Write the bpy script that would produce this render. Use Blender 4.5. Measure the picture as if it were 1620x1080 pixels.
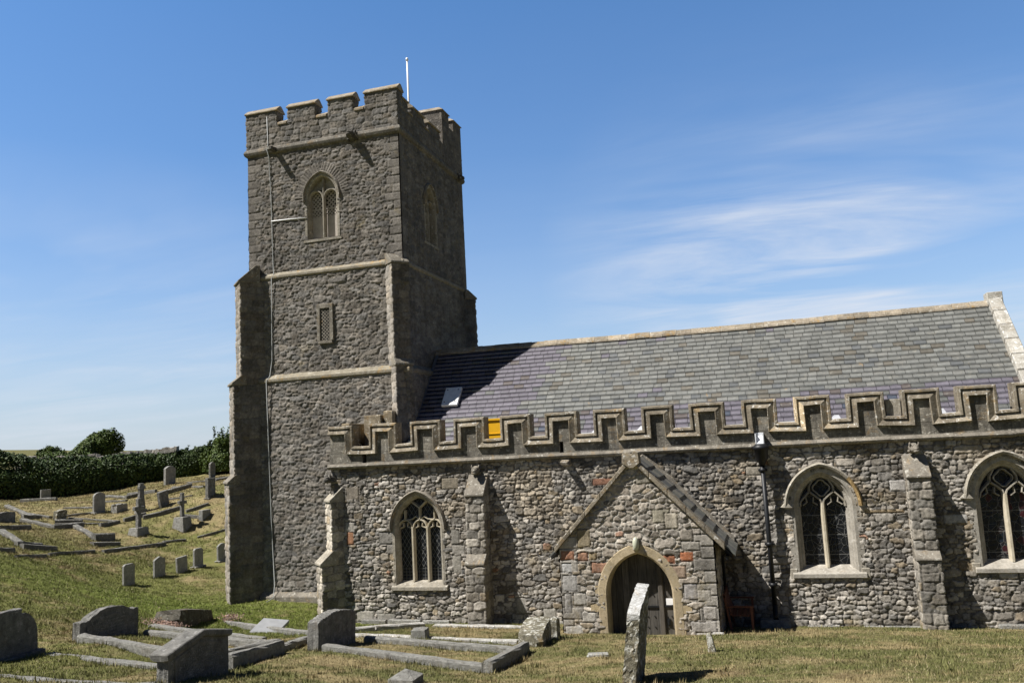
import bpy, bmesh, math, random
import numpy as np
from mathutils import Matrix, Vector

for o in list(bpy.data.objects): bpy.data.objects.remove(o)
S = bpy.context.scene
COL = S.collection
R = math.radians

# ------------------------------------------------------------------ camera
YAW, PITCH, ROLL, FPX = R(16.5), R(7.2), R(-3.05), 1312.0
CAM = Vector((0, -24.0, 5.14))
cy, sy = math.cos(YAW), math.sin(YAW)
fw = Vector((-sy*math.cos(PITCH), cy*math.cos(PITCH), math.sin(PITCH)))
rt = Vector((cy, sy, 0)); up = rt.cross(fw)
r2 = rt*math.cos(ROLL)+up*math.sin(ROLL); u2 = -rt*math.sin(ROLL)+up*math.cos(ROLL)
cd = bpy.data.cameras.new('camera'); cam = bpy.data.objects.new('camera', cd); COL.objects.link(cam)
M = Matrix((r2, u2, -fw)).transposed().to_4x4(); M.translation = CAM
cam.matrix_world = M
cd.sensor_fit = 'HORIZONTAL'; cd.sensor_width = 36.0; cd.lens = FPX/1620*36.0
cd.clip_start = .1; cd.clip_end = 6000
S.camera = cam

# ------------------------------------------------------------------ sky, sun, exposure
SUN = Vector((-1.56, -1.0, 2.5)).normalized()
SUN_EL = math.asin(SUN.z); SUN_AZ = math.atan2(SUN.x, SUN.y)
W = bpy.data.worlds.new('World'); S.world = W; W.use_nodes = True
nt = W.node_tree; nt.nodes.clear()
def N(nt, typ, **kw):
    n = nt.nodes.new(typ)
    for k, v in kw.items(): setattr(n, k, v)
    return n
def mathn(nt, op, a, b=None, clamp=False):
    n = N(nt, 'ShaderNodeMath', operation=op, use_clamp=clamp)
    for i, v in enumerate((a, b)):
        if v is None: continue
        if isinstance(v, (int, float)): n.inputs[i].default_value = v
        else: nt.links.new(v, n.inputs[i])
    return n.outputs[0]
def ramp(nt, fac, stops):
    n = N(nt, 'ShaderNodeValToRGB'); e = n.color_ramp.elements
    while len(e) < len(stops): e.new(.5)
    for el, (p, c) in zip(e, stops):
        el.position = p; el.color = (*c, 1) if not isinstance(c, (int, float)) else (c, c, c, 1)
    nt.links.new(fac, n.inputs[0]); return n.outputs[0]
def mixc(nt, fac, a, b, mode='MIX'):
    n = N(nt, 'ShaderNodeMix', data_type='RGBA', blend_type=mode)
    for i, v in ((0, fac), (6, a), (7, b)):
        if isinstance(v, (int, float)): n.inputs[i].default_value = v
        elif isinstance(v, tuple): n.inputs[i].default_value = (*v, 1)
        else: nt.links.new(v, n.inputs[i])
    return n.outputs[2]
sky = N(nt, 'ShaderNodeTexSky', sky_type='NISHITA'); sky.sun_disc = False
sky.sun_elevation = SUN_EL; sky.sun_rotation = SUN_AZ
sky.altitude = 100; sky.air_density = 1.0; sky.dust_density = .6; sky.ozone_density = 2.2
tc = N(nt, 'ShaderNodeTexCoord'); sep = N(nt, 'ShaderNodeSeparateXYZ'); nt.links.new(tc.outputs['Generated'], sep.inputs[0])
# thin cirrus: planar projection of the view direction on a high cloud deck
zc = mathn(nt, 'ADD', sep.outputs[2], .09)
px = mathn(nt, 'DIVIDE', sep.outputs[0], zc); py = mathn(nt, 'DIVIDE', sep.outputs[1], zc)
comb = N(nt, 'ShaderNodeCombineXYZ'); nt.links.new(px, comb.inputs[0]); nt.links.new(py, comb.inputs[1])
def skynoise(scale, rot, loc, det, rough, dist, stretch):
    mp = N(nt, 'ShaderNodeMapping'); mp.inputs['Rotation'].default_value = (0, 0, R(rot)); mp.inputs['Location'].default_value = loc
    mp.inputs['Scale'].default_value = (scale*stretch, scale, scale)
    nt.links.new(comb.outputs[0], mp.inputs[0])
    nn = N(nt, 'ShaderNodeTexNoise'); nt.links.new(mp.outputs[0], nn.inputs['Vector'])
    nn.inputs['Scale'].default_value = 1; nn.inputs['Detail'].default_value = det; nn.inputs['Roughness'].default_value = rough; nn.inputs['Distortion'].default_value = dist
    return nn.outputs[0]
def skyspot(d, lo, hi):
    n = N(nt, 'ShaderNodeVectorMath', operation='DOT_PRODUCT'); nt.links.new(tc.outputs['Generated'], n.inputs[0]); v = Vector(d).normalized(); n.inputs[1].default_value = v
    return ramp(nt, n.outputs['Value'], [(lo, 0.0), (hi, 1.0)])
bn = ramp(nt, skynoise(.9, 25, (3.1, .35, 0), 4, .55, .5, .6), [(.36, 0.0), (.62, 1.0)])
big = mathn(nt, 'MULTIPLY', bn, mathn(nt, 'ADD', mathn(nt, 'ADD', skyspot((.02, .975, .205), .966, .997), skyspot((.19, .966, .17), .970, .997)), mathn(nt, 'MULTIPLY', skyspot((-.72, .69, .08), .955, .995), .55)), clamp=True)
fine = ramp(nt, skynoise(1.5, 62, (1.3, .2, 0), 8, .62, .9, .35), [(.36, 0.0), (.75, 1.0)])
soft = ramp(nt, skynoise(.8, 40, (7, 2, 0), 6, .6, .5, .5), [(.35, 0.0), (.85, 1.0)])
cl = mathn(nt, 'ADD', mathn(nt, 'MULTIPLY', mathn(nt, 'MULTIPLY', big, fine), 1.35), mathn(nt, 'MULTIPLY', soft, .13), clamp=True)
lowf = ramp(nt, sep.outputs[2], [(0.0, 1.0), (.25, .95), (.34, .30), (.62, .1)])
cl = mathn(nt, 'MULTIPLY', cl, lowf)
hz = ramp(nt, sep.outputs[2], [(-.02, .68), (.05, .60), (.16, .30), (.34, .07), (.6, 0.0)])
hi = ramp(nt, sep.outputs[2], [(.0, (.98, 1.14, 1.30)), (.20, (.82, 1.18, 1.50)), (.50, (.74, 1.26, 1.66)), (.80, (.34, .42, .55))])
sk = mixc(nt, 1.0, sky.outputs[0], hi, 'MULTIPLY')
c1 = mixc(nt, hz, sk, (5.6, 6.2, 7.4))
c2 = mixc(nt, mathn(nt, 'MULTIPLY', cl, .8), c1, (7.0, 7.5, 8.4))
# sky dimmed bluer outside the northern view to weaken fill light on shaded faces
vd = N(nt, 'ShaderNodeVectorMath', operation='DOT_PRODUCT'); nt.links.new(tc.outputs['Generated'], vd.inputs[0]); vd.inputs[1].default_value = (-.28, .955, .10)
c3 = mixc(nt, 1.0, c2, ramp(nt, vd.outputs['Value'], [(.40, (.20, .24, .30)), (.76, (1.0, 1.0, 1.0))]), 'MULTIPLY')
bg = N(nt, 'ShaderNodeBackground'); nt.links.new(c3, bg.inputs[0]); bg.inputs[1].default_value = .060
wo = N(nt, 'ShaderNodeOutputWorld'); nt.links.new(bg.outputs[0], wo.inputs[0])

sl = bpy.data.lights.new('sun', 'SUN'); sl.energy = 5.0; sl.angle = R(.5); sl.color = (1, .965, .915)
so = bpy.data.objects.new('sun', sl); COL.objects.link(so); so.rotation_euler = SUN.to_track_quat('Z', 'Y').to_euler(); so.location = (-40, -30, 60)
vs = S.view_settings; vs.view_transform = 'Standard'; vs.look = 'None'; vs.exposure = .8; vs.gamma = 1; vs.use_curve_mapping = False
S.render.engine = 'CYCLES'

# ------------------------------------------------------------------ terrain function (thin plate spline through surveyed points)
CP = np.array([[-16.0,-24.0,3.83],[-16.0,-19.0,3.03],[-16.0,-4.5,.69],[-10.0,-24.0,3.64],[-10.0,-19.0,2.88],[-10.0,-4.5,.67],[-4.0,-24.0,3.5],[-4.0,-19.0,2.77],[-4.0,-4.5,.66],[3.0,-24.0,3.5],[3.0,-19.0,2.77],[3.0,-14.0,2.04],[3.0,-9.0,1.31],[3.0,-4.5,.66],[10.0,-24.0,3.5],[10.0,-19.0,2.77],[10.0,-14.0,2.04],[10.0,-9.0,1.31],[10.0,-4.5,.66],[-5.5,-8.7,1.0],[-5.4,-7.1,.86],[-8.8,-8.7,1.25],[-8.6,-7.1,1.02],[-12.2,-9.4,1.25],[-14.1,-9.4,1.48],[-13.5,-10.57,1.58],[-11.3,-10.57,1.44],[-8.3,-13.2,1.86],[-16.0,-14.0,2.1],[-3.5,-14.0,1.9],[-1.5,-7.0,1.0],[-12.2,-5.0,.62],[-13.3,0,0],[-9.0,0,0],[-5.0,0,0],[0,0,0],[5.0,0,0],[10.0,0,0],[-3.5,-2.2,.2],[0,-2.2,.3],[6.0,-2.2,.3],[-16.5,1.3,.38],[-14.7,1.3,.28],[-18.2,.6,.42],[-13.5,-.8,.08],[10.0,12.0,0],[0,12.0,.2],[-10.0,14.0,.8],[20.0,5.0,-.2],[20.0,-15.0,1.8],[-13.0,22.0,2.0],[-22.81,1.88,.82],[-22.66,4.54,.88],[-22.79,7.13,.87],[-23.78,-2.25,2.04],[-24.68,.69,1.6],[-18.19,-5.79,1.55],[-13.5,-9.13,1.57],[-14.59,-10.5,1.5],[-28.74,2.55,2.34],[-29.48,5.47,2.39],[-27.37,7.74,1.95],[-26.54,9.57,1.86],[-32.63,10.79,2.85],[-32.6,7.12,2.84],[-34.58,18.48,3.89],[-27.05,12.38,3.34],[-33.59,20.86,4.02],[-39.99,11.67,3.55],[-40.54,14.67,3.47],[-40.77,16.72,3.4],[-40.09,20.04,3.6],[-38.74,22.5,3.97],[-35.94,25.37,4.39],[-53.19,23.41,4.42],[-70.65,38.88,7.38],[-66.56,40.11,7.22],[-58.08,37.48,6.34],[-53.29,44.33,5.03],[-120.0,60.0,9.0],[-60.0,110.0,5.0],[0,110.0,-1.0],[60.0,60.0,-3.0],[60.0,-30.0,2.0],[0,-60.0,6.0],[-60.0,-30.0,6.0],[-60.0,10.0,5.5]])
def _U(r): return np.where(r > 0, r*r*np.log(np.maximum(r, 1e-9)), 0)
_n = len(CP)
_K = _U(np.hypot(CP[:, None, 0]-CP[None, :, 0], CP[:, None, 1]-CP[None, :, 1]))+np.eye(_n)*.5
_P = np.c_[np.ones(_n), CP[:, :2]]
_W = np.linalg.solve(np.block([[_K, _P], [_P.T, np.zeros((3, 3))]]), np.r_[CP[:, 2], 0, 0, 0])
def gz(x, y):
    x = np.asarray(x, float); y = np.asarray(y, float)
    out = np.zeros(x.shape)+_W[_n]+_W[_n+1]*x+_W[_n+2]*y
    for i in range(_n): out = out+_W[i]*_U(np.hypot(x-CP[i, 0], y-CP[i, 1]))
    return out
def g(x, y): return float(gz(x, y))

# ------------------------------------------------------------------ numpy noise
def h01(ix, iy, seed):
    a = (ix.astype(np.int64)*374761393+iy.astype(np.int64)*668265263+seed*1442695041) & 0xffffffff
    a = ((a ^ (a >> 13))*1274126177) & 0xffffffff
    a = ((a ^ (a >> 16))*2246822519) & 0xffffffff
    return ((a ^ (a >> 15)) & 0xffffff)/float(0xffffff)
def vn(x, y, seed=0):
    ix = np.floor(x); iy = np.floor(y); fx = x-ix; fy = y-iy
    fx = fx*fx*(3-2*fx); fy = fy*fy*(3-2*fy)
    a = h01(ix, iy, seed); b = h01(ix+1, iy, seed); c = h01(ix, iy+1, seed); d = h01(ix+1, iy+1, seed)
    return (a*(1-fx)+b*fx)*(1-fy)+(c*(1-fx)+d*fx)*fy
def fbm(x, y, seed=0, o=4):
    s = 0; a = .5; t = 0
    for i in range(o): s = s+a*vn(x*2**i+i*17.3, y*2**i+i*5.1, seed+i); t += a; a *= .5
    return s/t
def sst(a, b, x):
    t = np.clip((x-a)/(b-a), 0, 1); return t*t*(3-2*t)

# ------------------------------------------------------------------ object helpers
def setp(o, label=None, cat=None, group=None, kind=None):
    for k, v in (('label', label), ('category', cat), ('group', group), ('kind', kind)):
        if v: o[k] = v
    return o
def link(name, me, mat=None, parent=None):
    o = bpy.data.objects.new(name, me); COL.objects.link(o)
    if mat: me.materials.append(mat)
    if parent: o.parent = parent
    return o
def empty(name, loc, label, cat, group=None):
    o = bpy.data.objects.new(name, None); COL.objects.link(o); o.location = loc; o.empty_display_size = .3
    return setp(o, label, cat, group)
def child(o, parent):
    # parent while keeping world coordinates baked in the mesh
    o.parent = parent
    ml = parent.matrix_basis.copy(); q = parent
    while q.parent: ml = q.parent.matrix_basis @ q.matrix_parent_inverse @ ml; q = q.parent
    o.matrix_parent_inverse = ml.inverted()
    return o
def npmesh(name, V, F, col=None, smooth=False):
    me = bpy.data.meshes.new(name); V = np.asarray(V, np.float32); F = np.asarray(F, np.int32)
    k = F.shape[1]
    me.vertices.add(len(V)); me.vertices.foreach_set('co', V.ravel())
    me.loops.add(F.size); me.loops.foreach_set('vertex_index', F.ravel())
    me.polygons.add(len(F)); me.polygons.foreach_set('loop_start', np.arange(0, F.size, k, dtype=np.int32))
    me.polygons.foreach_set('loop_total', np.full(len(F), k, np.int32))
    if smooth: me.polygons.foreach_set('use_smooth', np.ones(len(F), bool))
    me.update(calc_edges=True)
    if col is not None:
        a = me.color_attributes.new('Col', 'FLOAT_COLOR', 'POINT')
        c = np.ones((len(V), 4), np.float32); c[:, :3] = col; a.data.foreach_set('color', c.ravel())
    return me

class MB:
    """collects shapes into one mesh"""
    def __init__(s): s.v = []; s.f = []; s.c = []; s.M = None; s.col = (1, 1, 1); s.sm = []
    def add(s, vs, fs, smooth=False):
        b = len(s.v)
        for p in vs:
            s.v.append(tuple(s.M @ Vector(p)) if s.M else tuple(p))
        for f in fs: s.f.append([b+i for i in f]); s.c.append(s.col); s.sm.append(smooth)
    def box(s, x0, x1, y0, y1, z0, z1):
        s.add([(x0,y0,z0),(x1,y0,z0),(x1,y1,z0),(x0,y1,z0),(x0,y0,z1),(x1,y0,z1),(x1,y1,z1),(x0,y1,z1)],
              [(0,3,2,1),(4,5,6,7),(0,1,5,4),(1,2,6,5),(2,3,7,6),(3,0,4,7)])
    def prism(s, poly, axis, a0, a1):
        # poly: 2D points; axis 'x': poly in (y,z); 'y': poly in (x,z); 'z': poly in (x,y)
        def P(p, a): return {'x': (a, p[0], p[1]), 'y': (p[0], a, p[1]), 'z': (p[0], p[1], a)}[axis]
        n = len(poly)
        s.add([P(p, a0) for p in poly]+[P(p, a1) for p in poly],
              [tuple(range(n)), tuple(range(2*n-1, n-1, -1))]+[(i, (i+1) % n, n+(i+1) % n, n+i) for i in range(n)])
    def hexa(s, b, t):
        s.add(list(b)+list(t), [(0,3,2,1),(4,5,6,7),(0,1,5,4),(1,2,6,5),(2,3,7,6),(3,0,4,7)])
    def tube(s, pts, r, n=8, caps=True, rs=None):
        pts = [Vector(p) for p in pts]; rings = []; prev = None; V = []
        for i, p in enumerate(pts):
            d = ((pts[min(i+1, len(pts)-1)]-pts[max(i-1, 0)])).normalized()
            a = d.cross(Vector((0, 0, 1)) if abs(d.z) < .9 else Vector((1, 0, 0))).normalized(); b = d.cross(a)
            rr = rs[i] if rs else r
            V += [tuple(p+(a*math.cos(2*math.pi*k/n)+b*math.sin(2*math.pi*k/n))*rr) for k in range(n)]
        F = [(i*n+k, i*n+(k+1) % n, (i+1)*n+(k+1) % n, (i+1)*n+k) for i in range(len(pts)-1) for k in range(n)]
        s.add(V, F, True)
        if caps: s.add(V[:n], [tuple(range(n))]); s.add(V[-n:], [tuple(range(n))])
    def sweep(s, path, prof, tint=None, yoff=0, closed=False, miter_lim=3.0):
        """path in (x,z); profile (n,y), n measured to the right of travel"""
        m = len(path); k = len(prof); V = []
        for i in range(m):
            p = Vector(path[i])
            if closed: pa, pb = Vector(path[i-1]), Vector(path[(i+1) % m])
            else: pa = Vector(path[i-1]) if i else None; pb = Vector(path[i+1]) if i < m-1 else None
            d1 = (p-pa).normalized() if pa else None; d2 = (pb-p).normalized() if pb else None
            if d1 is None: d1 = d2
            if d2 is None: d2 = d1
            n1 = Vector((d1.y, -d1.x)); n2 = Vector((d2.y, -d2.x)); nn = n1+n2
            if nn.length < 1e-6: nn = n1
            nn.normalize(); sc = min(miter_lim, 1/max(.2, nn.dot(n1)))
            for (a, y) in prof: V.append((p.x+nn.x*a*sc, y+yoff, p.y+nn.y*a*sc))
        rng = range(m if closed else m-1)
        for i in rng:
            if tint: s.col = tint(i)
            j = (i+1) % m
            s.add([V[i*k+q] for q in range(k)]+[V[j*k+q] for q in range(k)], [(q, (q+1) % k, k+(q+1) % k, k+q) for q in range(k)])
        if not closed:
            s.add(V[:k], [tuple(range(k))]); s.add(V[-k:], [tuple(range(k))])
    def build(s, name, mat, parent=None, bevel=0, weld=True, smooth=False, jitter=0):
        me = bpy.data.meshes.new(name); bm = bmesh.new()
        vs = [bm.verts.new(p) for p in s.v]
        lay = bm.loops.layers.float_color.new('Col')
        for f, c, smf in zip(s.f, s.c, s.sm):
            try: fa = bm.faces.new([vs[i] for i in f])
            except ValueError: continue
            fa.smooth = smf or smooth
            for l in fa.loops: l[lay] = (*c[:3], 1)
        if weld: bmesh.ops.remove_doubles(bm, verts=bm.verts, dist=1e-4)
        bmesh.ops.recalc_face_normals(bm, faces=bm.faces)
        if bevel:
            ed = [e for e in bm.edges if len(e.link_faces) == 2 and e.calc_face_angle(0) > R(35)]
            bmesh.ops.bevel(bm, geom=ed, offset=bevel, segments=1, affect='EDGES', clamp_overlap=True)
        if jitter:
            rr = random.Random(len(s.v))
            for v in bm.verts: v.co += Vector((rr.uniform(-1, 1), rr.uniform(-1, 1), rr.uniform(-1, 1)))*jitter
        bm.to_mesh(me); bm.free()
        o = link(name, me, mat)
        if parent: child(o, parent)
        return o

# ------------------------------------------------------------------ materials
def new_mat(name):
    m = bpy.data.materials.new(name); m.use_nodes = True; t = m.node_tree
    return m, t, t.nodes['Principled BSDF']
def pos(t): return N(t, 'ShaderNodeNewGeometry').outputs['Position']
def noise(t, vec, scale, det=4, rough=.55, dist=0, scl=None):
    if scl:
        mp = N(t, 'ShaderNodeMapping'); mp.inputs['Scale'].default_value = scl; t.links.new(vec, mp.inputs[0]); vec = mp.outputs[0]
    n = N(t, 'ShaderNodeTexNoise'); t.links.new(vec, n.inputs['Vector'])
    n.inputs['Scale'].default_value = scale; n.inputs['Detail'].default_value = det; n.inputs['Roughness'].default_value = rough; n.inputs['Distortion'].default_value = dist
    return n.outputs[0]
def bumpn(t, bs, h, strength, dist):
    b = N(t, 'ShaderNodeBump'); b.inputs['Strength'].default_value = strength; b.inputs['Distance'].default_value = dist
    t.links.new(h, b.inputs['Height']); t.links.new(b.outputs[0], bs.inputs['Normal'])
def simple(name, col, rough=.7, metal=0, spec=.3, vary=.12, scale=6):
    m, t, b = new_mat(name)
    p = pos(t); n = noise(t, p, scale, 5, .6)
    c = mixc(t, ramp(t, n, [(.3, 0.0), (.7, 1.0)]), tuple(x*(1-vary) for x in col), tuple(min(1, x*(1+vary)) for x in col))
    t.links.new(c, b.inputs['Base Color']); b.inputs['Roughness'].default_value = rough; b.inputs['Metallic'].default_value = metal
    b.inputs['Specular IOR Level'].default_value = spec
    return m
def stone(name, dark, light, scale=3.0, lichen=.25, lcol=(.50, .48, .42), orange=.0, streak=.0, bump=.35, bd=.02, bscale=28, attr=True, course=None, spots=.62):
    m, t, b = new_mat(name); p = pos(t)
    n1 = noise(t, p, scale, 6, .62); n2 = noise(t, p, scale*6, 4, .65); n3 = noise(t, p, bscale, 5, .68)
    f = mathn(t, 'ADD', mathn(t, 'MULTIPLY', n1, .6), mathn(t, 'MULTIPLY', n2, .4))
    c = mixc(t, ramp(t, f, [(.36, 0.0), (.62, 1.0)]), dark, light)
    if streak:
        ns = noise(t, p, 1.0, 4, .6, 0, (5, 5, .5))
        c = mixc(t, mathn(t, 'MULTIPLY', ramp(t, ns, [(.45, 0.0), (.66, 1.0)]), streak), c, tuple(x*.45 for x in dark))
    if lichen:
        nl = noise(t, p, 9.0, 6, .7, .3)
        c = mixc(t, mathn(t, 'MULTIPLY', ramp(t, nl, [(spots-.05, 0.0), (spots+.03, 1.0)]), min(1, lichen*3)), c, lcol)
    if orange:
        no = noise(t, p, 3.3, 6, .7, .4)
        c = mixc(t, mathn(t, 'MULTIPLY', ramp(t, no, [(.56, 0.0), (.66, 1.0)]), orange), c, (.34, .20, .05))
    if course:
        # ashlar joints: horizontal beds and staggered uprights, in world metres
        w, h = course
        sp = N(t, 'ShaderNodeSeparateXYZ'); t.links.new(p, sp.inputs[0])
        cb = N(t, 'ShaderNodeCombineXYZ'); t.links.new(mathn(t, 'ADD', sp.outputs[0], mathn(t, 'MULTIPLY', sp.outputs[1], 1.0)), cb.inputs[0]); t.links.new(sp.outputs[2], cb.inputs[1])
        br = N(t, 'ShaderNodeTexBrick'); t.links.new(cb.outputs[0], br.inputs['Vector'])
        br.inputs['Scale'].default_value = 1; br.inputs['Brick Width'].default_value = w; br.inputs['Row Height'].default_value = h
        br.inputs['Mortar Size'].default_value = .008; br.inputs['Mortar Smooth'].default_value = .3; br.inputs['Bias'].default_value = 0
        br.inputs['Color1'].default_value = (.72, .72, .72, 1); br.inputs['Color2'].default_value = (1.12, 1.1, 1.06, 1); br.inputs['Mortar'].default_value = (.8, .78, .74, 1)
        c = mixc(t, 1.0, c, br.outputs[0], 'MULTIPLY')
    if attr:
        at = N(t, 'ShaderNodeVertexColor', layer_name='Col'); c = mixc(t, 1.0, c, at.outputs[0], 'MULTIPLY')
    t.links.new(c, b.inputs['Base Color']); b.inputs['Roughness'].default_value = .9; b.inputs['Specular IOR Level'].default_value = .15
    hh = mathn(t, 'ADD', n3, mathn(t, 'MULTIPLY', n2, 1.2))
    bumpn(t, b, hh, bump, bd)
    return m
def rubble_mat(name, speck=.2, sp_col=(.52, .50, .46), bump=.55):
    m, t, b = new_mat(name); p = pos(t)
    at = N(t, 'ShaderNodeVertexColor', layer_name='Col')
    n1 = noise(t, p, 14, 6, .68); n2 = noise(t, p, 45, 4, .7); n3 = noise(t, p, 1.1, 4, .6)
    f = mathn(t, 'ADD', mathn(t, 'MULTIPLY', n1, .6), mathn(t, 'MULTIPLY', n2, .4))
    c = mixc(t, 1.0, at.outputs[0], ramp(t, f, [(.3, .50), (.5, .98), (.68, 1.5)]), 'MULTIPLY')
    c = mixc(t, 1.0, c, ramp(t, n3, [(.3, .76), (.7, 1.2)]), 'MULTIPLY')
    n5 = noise(t, p, 1.0, 4, .6, 0, (3.2, 3.2, .35))
    c = mixc(t, 1.0, c, ramp(t, n5, [(.42, 1.0), (.68, .72)]), 'MULTIPLY')
    n6 = noise(t, p, .9, 6, .72, .6)
    c = mixc(t, mathn(t, 'MULTIPLY', ramp(t, n6, [(.60, 0.0), (.68, 1.0)]), .38), c, (.235, .185, .085))
    nl = noise(t, p, 17, 5, .72, .5)
    c = mixc(t, mathn(t, 'MULTIPLY', ramp(t, nl, [(.615, 0.0), (.68, 1.0)]), speck*2.5), c, sp_col)
    t.links.new(c, b.inputs['Base Color']); b.inputs['Roughness'].default_value = .92; b.inputs['Specular IOR Level'].default_value = .12
    bumpn(t, b, mathn(t, 'ADD', n1, mathn(t, 'MULTIPLY', n2, .6)), bump, .03)
    return m
M_RUB = rubble_mat('rubble_aisle', .30)
M_RUBT = rubble_mat('rubble_tower', .16, (.36, .35, .33))
M_ASH = stone('parapet_stone', (.10, .093, .080), (.26, .242, .205), 2.2, .34, (.44, .42, .37), .25, .55, .5, course=(.62, .30))
M_COPE = stone('coping_stone', (.12, .100, .072), (.31, .27, .205), 3.5, .36, (.56, .54, .49), .35, .25, .5)
M_STR = stone('string_stone', (.12, .108, .088), (.25, .225, .185), 3.5, .25, (.46, .44, .38), .30, .2, .45)
M_STRD = stone('upper_string_stone', (.085, .078, .066), (.19, .173, .146), 3.5, .2, (.36, .34, .30), .2, .2, .45)
M_TSTR = stone('tower_string_stone', (.17, .150, .112), (.29, .26, .20), 3.5, .2, (.46, .44, .38), .6, .1, .45)
M_TCOPE = stone('tower_coping_stone', (.16, .135, .10), (.34, .29, .22), 3.5, .25, (.5, .47, .4), .6, .0, .45)
M_TASH = stone('tower_parapet_stone', (.085, .077, .066), (.19, .172, .15), 3.0, .22, (.36, .34, .31), .12, .2, .7, .03, 22, course=(.52, .27))
M_DRESS = stone('window_stone', (.225, .206, .172), (.40, .372, .32), 3.0, .12, (.62, .60, .55), .12, .22, .25)
M_DRESSG = stone('weathered_dressing', (.19, .172, .14), (.38, .345, .28), 4.0, .25, (.52, .50, .45), .14, .35, .4)
M_MULL = stone('mullion_stone', (.36, .315, .225), (.52, .465, .36), 3.0, .08, (.62, .58, .5), .1, .0, .2)
M_HAM = stone('door_arch_stone', (.33, .265, .165), (.47, .385, .255), 4.0, .08, streak=.3, bump=.35, bscale=40)
M_GRAVE = stone('gravestone', (.10, .098, .09), (.26, .252, .23), 7.0, .26, (.36, .355, .33), .08, .25, .8, .03, 34, spots=.62)
M_GRAVEP = stone('gravestone_plain', (.17, .168, .155), (.30, .295, .27), 5.0, .22, (.44, .44, .41), .06, .15, .4, .02, 30)
M_KERB = stone('kerb_stone', (.20, .195, .175), (.45, .44, .40), 11.0, .34, (.48, .47, .43), .12, .0, 1.0, .06, 22)
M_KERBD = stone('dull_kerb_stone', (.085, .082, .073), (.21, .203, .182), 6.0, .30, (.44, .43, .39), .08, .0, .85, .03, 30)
M_KERBW = stone('kerb_stone_white', (.22, .21, .185), (.44, .43, .40), 5.0, .4, (.72, .71, .68), .3, .0, .6, .03, 26)
M_LICH = stone('lichened_stone', (.10, .09, .066), (.25, .23, .165), 8.0, .40, (.55, .54, .48), .30, .0, .9, .03, 30, spots=.56)
M_MOUND = stone('mossy_rock', (.05, .046, .036), (.15, .138, .11), 8.0, .3, (.34, .33, .29), .25, .0, .9, .03, 30)
M_WHITE = stone('white_lichen', (.30, .29, .26), (.72, .72, .70), 14.0, .3, (.8, .8, .78), .40, .0, .8, .03, 30)
M_DRY = stone('drystone', (.20, .185, .16), (.46, .43, .38), 3.0, .4, (.6, .58, .54), .2, .0, .6)
M_BLACK = simple('black_iron', (.010, .011, .013), .5, 0, .35)
M_LEAD = simple('lead', (.42, .43, .45), .5, .2, .4)
M_WPAINT = simple('white_paint', (.78, .78, .77), .45)
M_GREYP = simple('grey_cable', (.36, .37, .36), .6)
M_YEL = simple('yellow_plastic', (.72, .40, .012), .45, 0, .4, .06)
M_PAPER = simple('paper', (.80, .80, .80), .8)
M_LAMP = simple('lamp_glass', (.46, .47, .36), .25, 0, .5)
M_BENCH = simple('bench_wood', (.12, .046, .028), .6, 0, .3, .25, 14)
M_MARB = simple('pale_marble', (.25, .255, .26), .5, 0, .4)
M_PLANK = simple('lattice_board', (.40, .36, .315), .8, 0, .2, .15, 9)
M_VOID = simple('dark_interior', (.012, .012, .012), .9)
def wood_mat():
    m, t, b = new_mat('old_oak'); p = pos(t)
    at = N(t, 'ShaderNodeVertexColor', layer_name='Col')
    n1 = noise(t, p, 1.0, 6, .7, .6, (38, 38, 2.2)); n2 = noise(t, p, 2.0, 4, .6)
    c = mixc(t, ramp(t, n1, [(.3, 0.0), (.7, 1.0)]), (.042, .038, .033), (.125, .115, .10))
    c = mixc(t, 1.0, c, ramp(t, n2, [(.3, .75), (.7, 1.25)]), 'MULTIPLY')
    c = mixc(t, 1.0, c, at.outputs[0], 'MULTIPLY')
    t.links.new(c, b.inputs['Base Color']); b.inputs['Roughness'].default_value = .8; b.inputs['Specular IOR Level'].default_value = .2
    bumpn(t, b, n1, .5, .01); return m
M_OAK = wood_mat()
def slate_mat():
    m, t, b = new_mat('slate'); p = pos(t)
    at = N(t, 'ShaderNodeVertexColor', layer_name='Col')
    n1 = noise(t, p, 9, 6, .65); n2 = noise(t, p, 40, 4, .6); n3 = noise(t, p, 5, 6, .72, .4)
    f = mathn(t, 'ADD', mathn(t, 'MULTIPLY', n1, .55), mathn(t, 'MULTIPLY', n2, .45))
    c = mixc(t, 1.0, at.outputs[0], ramp(t, f, [(.32, .72), (.5, 1.0), (.68, 1.32)]), 'MULTIPLY')
    sepc = N(t, 'ShaderNodeSeparateColor'); t.links.new(at.outputs[0], sepc.inputs[0])
    # lichen only grows on the old green-grey slates (green above blue)
    old = ramp(t, mathn(t, 'ADD', mathn(t, 'MULTIPLY', mathn(t, 'SUBTRACT', sepc.outputs[1], sepc.outputs[2]), 30), .5), [(.35, 0.0), (.65, 1.0)])
    c = mixc(t, mathn(t, 'MULTIPLY', mathn(t, 'MULTIPLY', ramp(t, n3, [(.57, 0.0), (.67, 1.0)]), old), .6), c, (.27, .26, .22))
    n4 = noise(t, p, 2.3, 6, .7, .5)
    c = mixc(t, mathn(t, 'MULTIPLY', mathn(t, 'MULTIPLY', ramp(t, n4, [(.66, 0.0), (.72, 1.0)]), old), .55), c, (.36, .22, .08))
    t.links.new(c, b.inputs['Base Color']); b.inputs['Roughness'].default_value = .55; b.inputs['Specular IOR Level'].default_value = .4
    bumpn(t, b, f, .25, .01); return m
M_SLATE = slate_mat()
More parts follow.
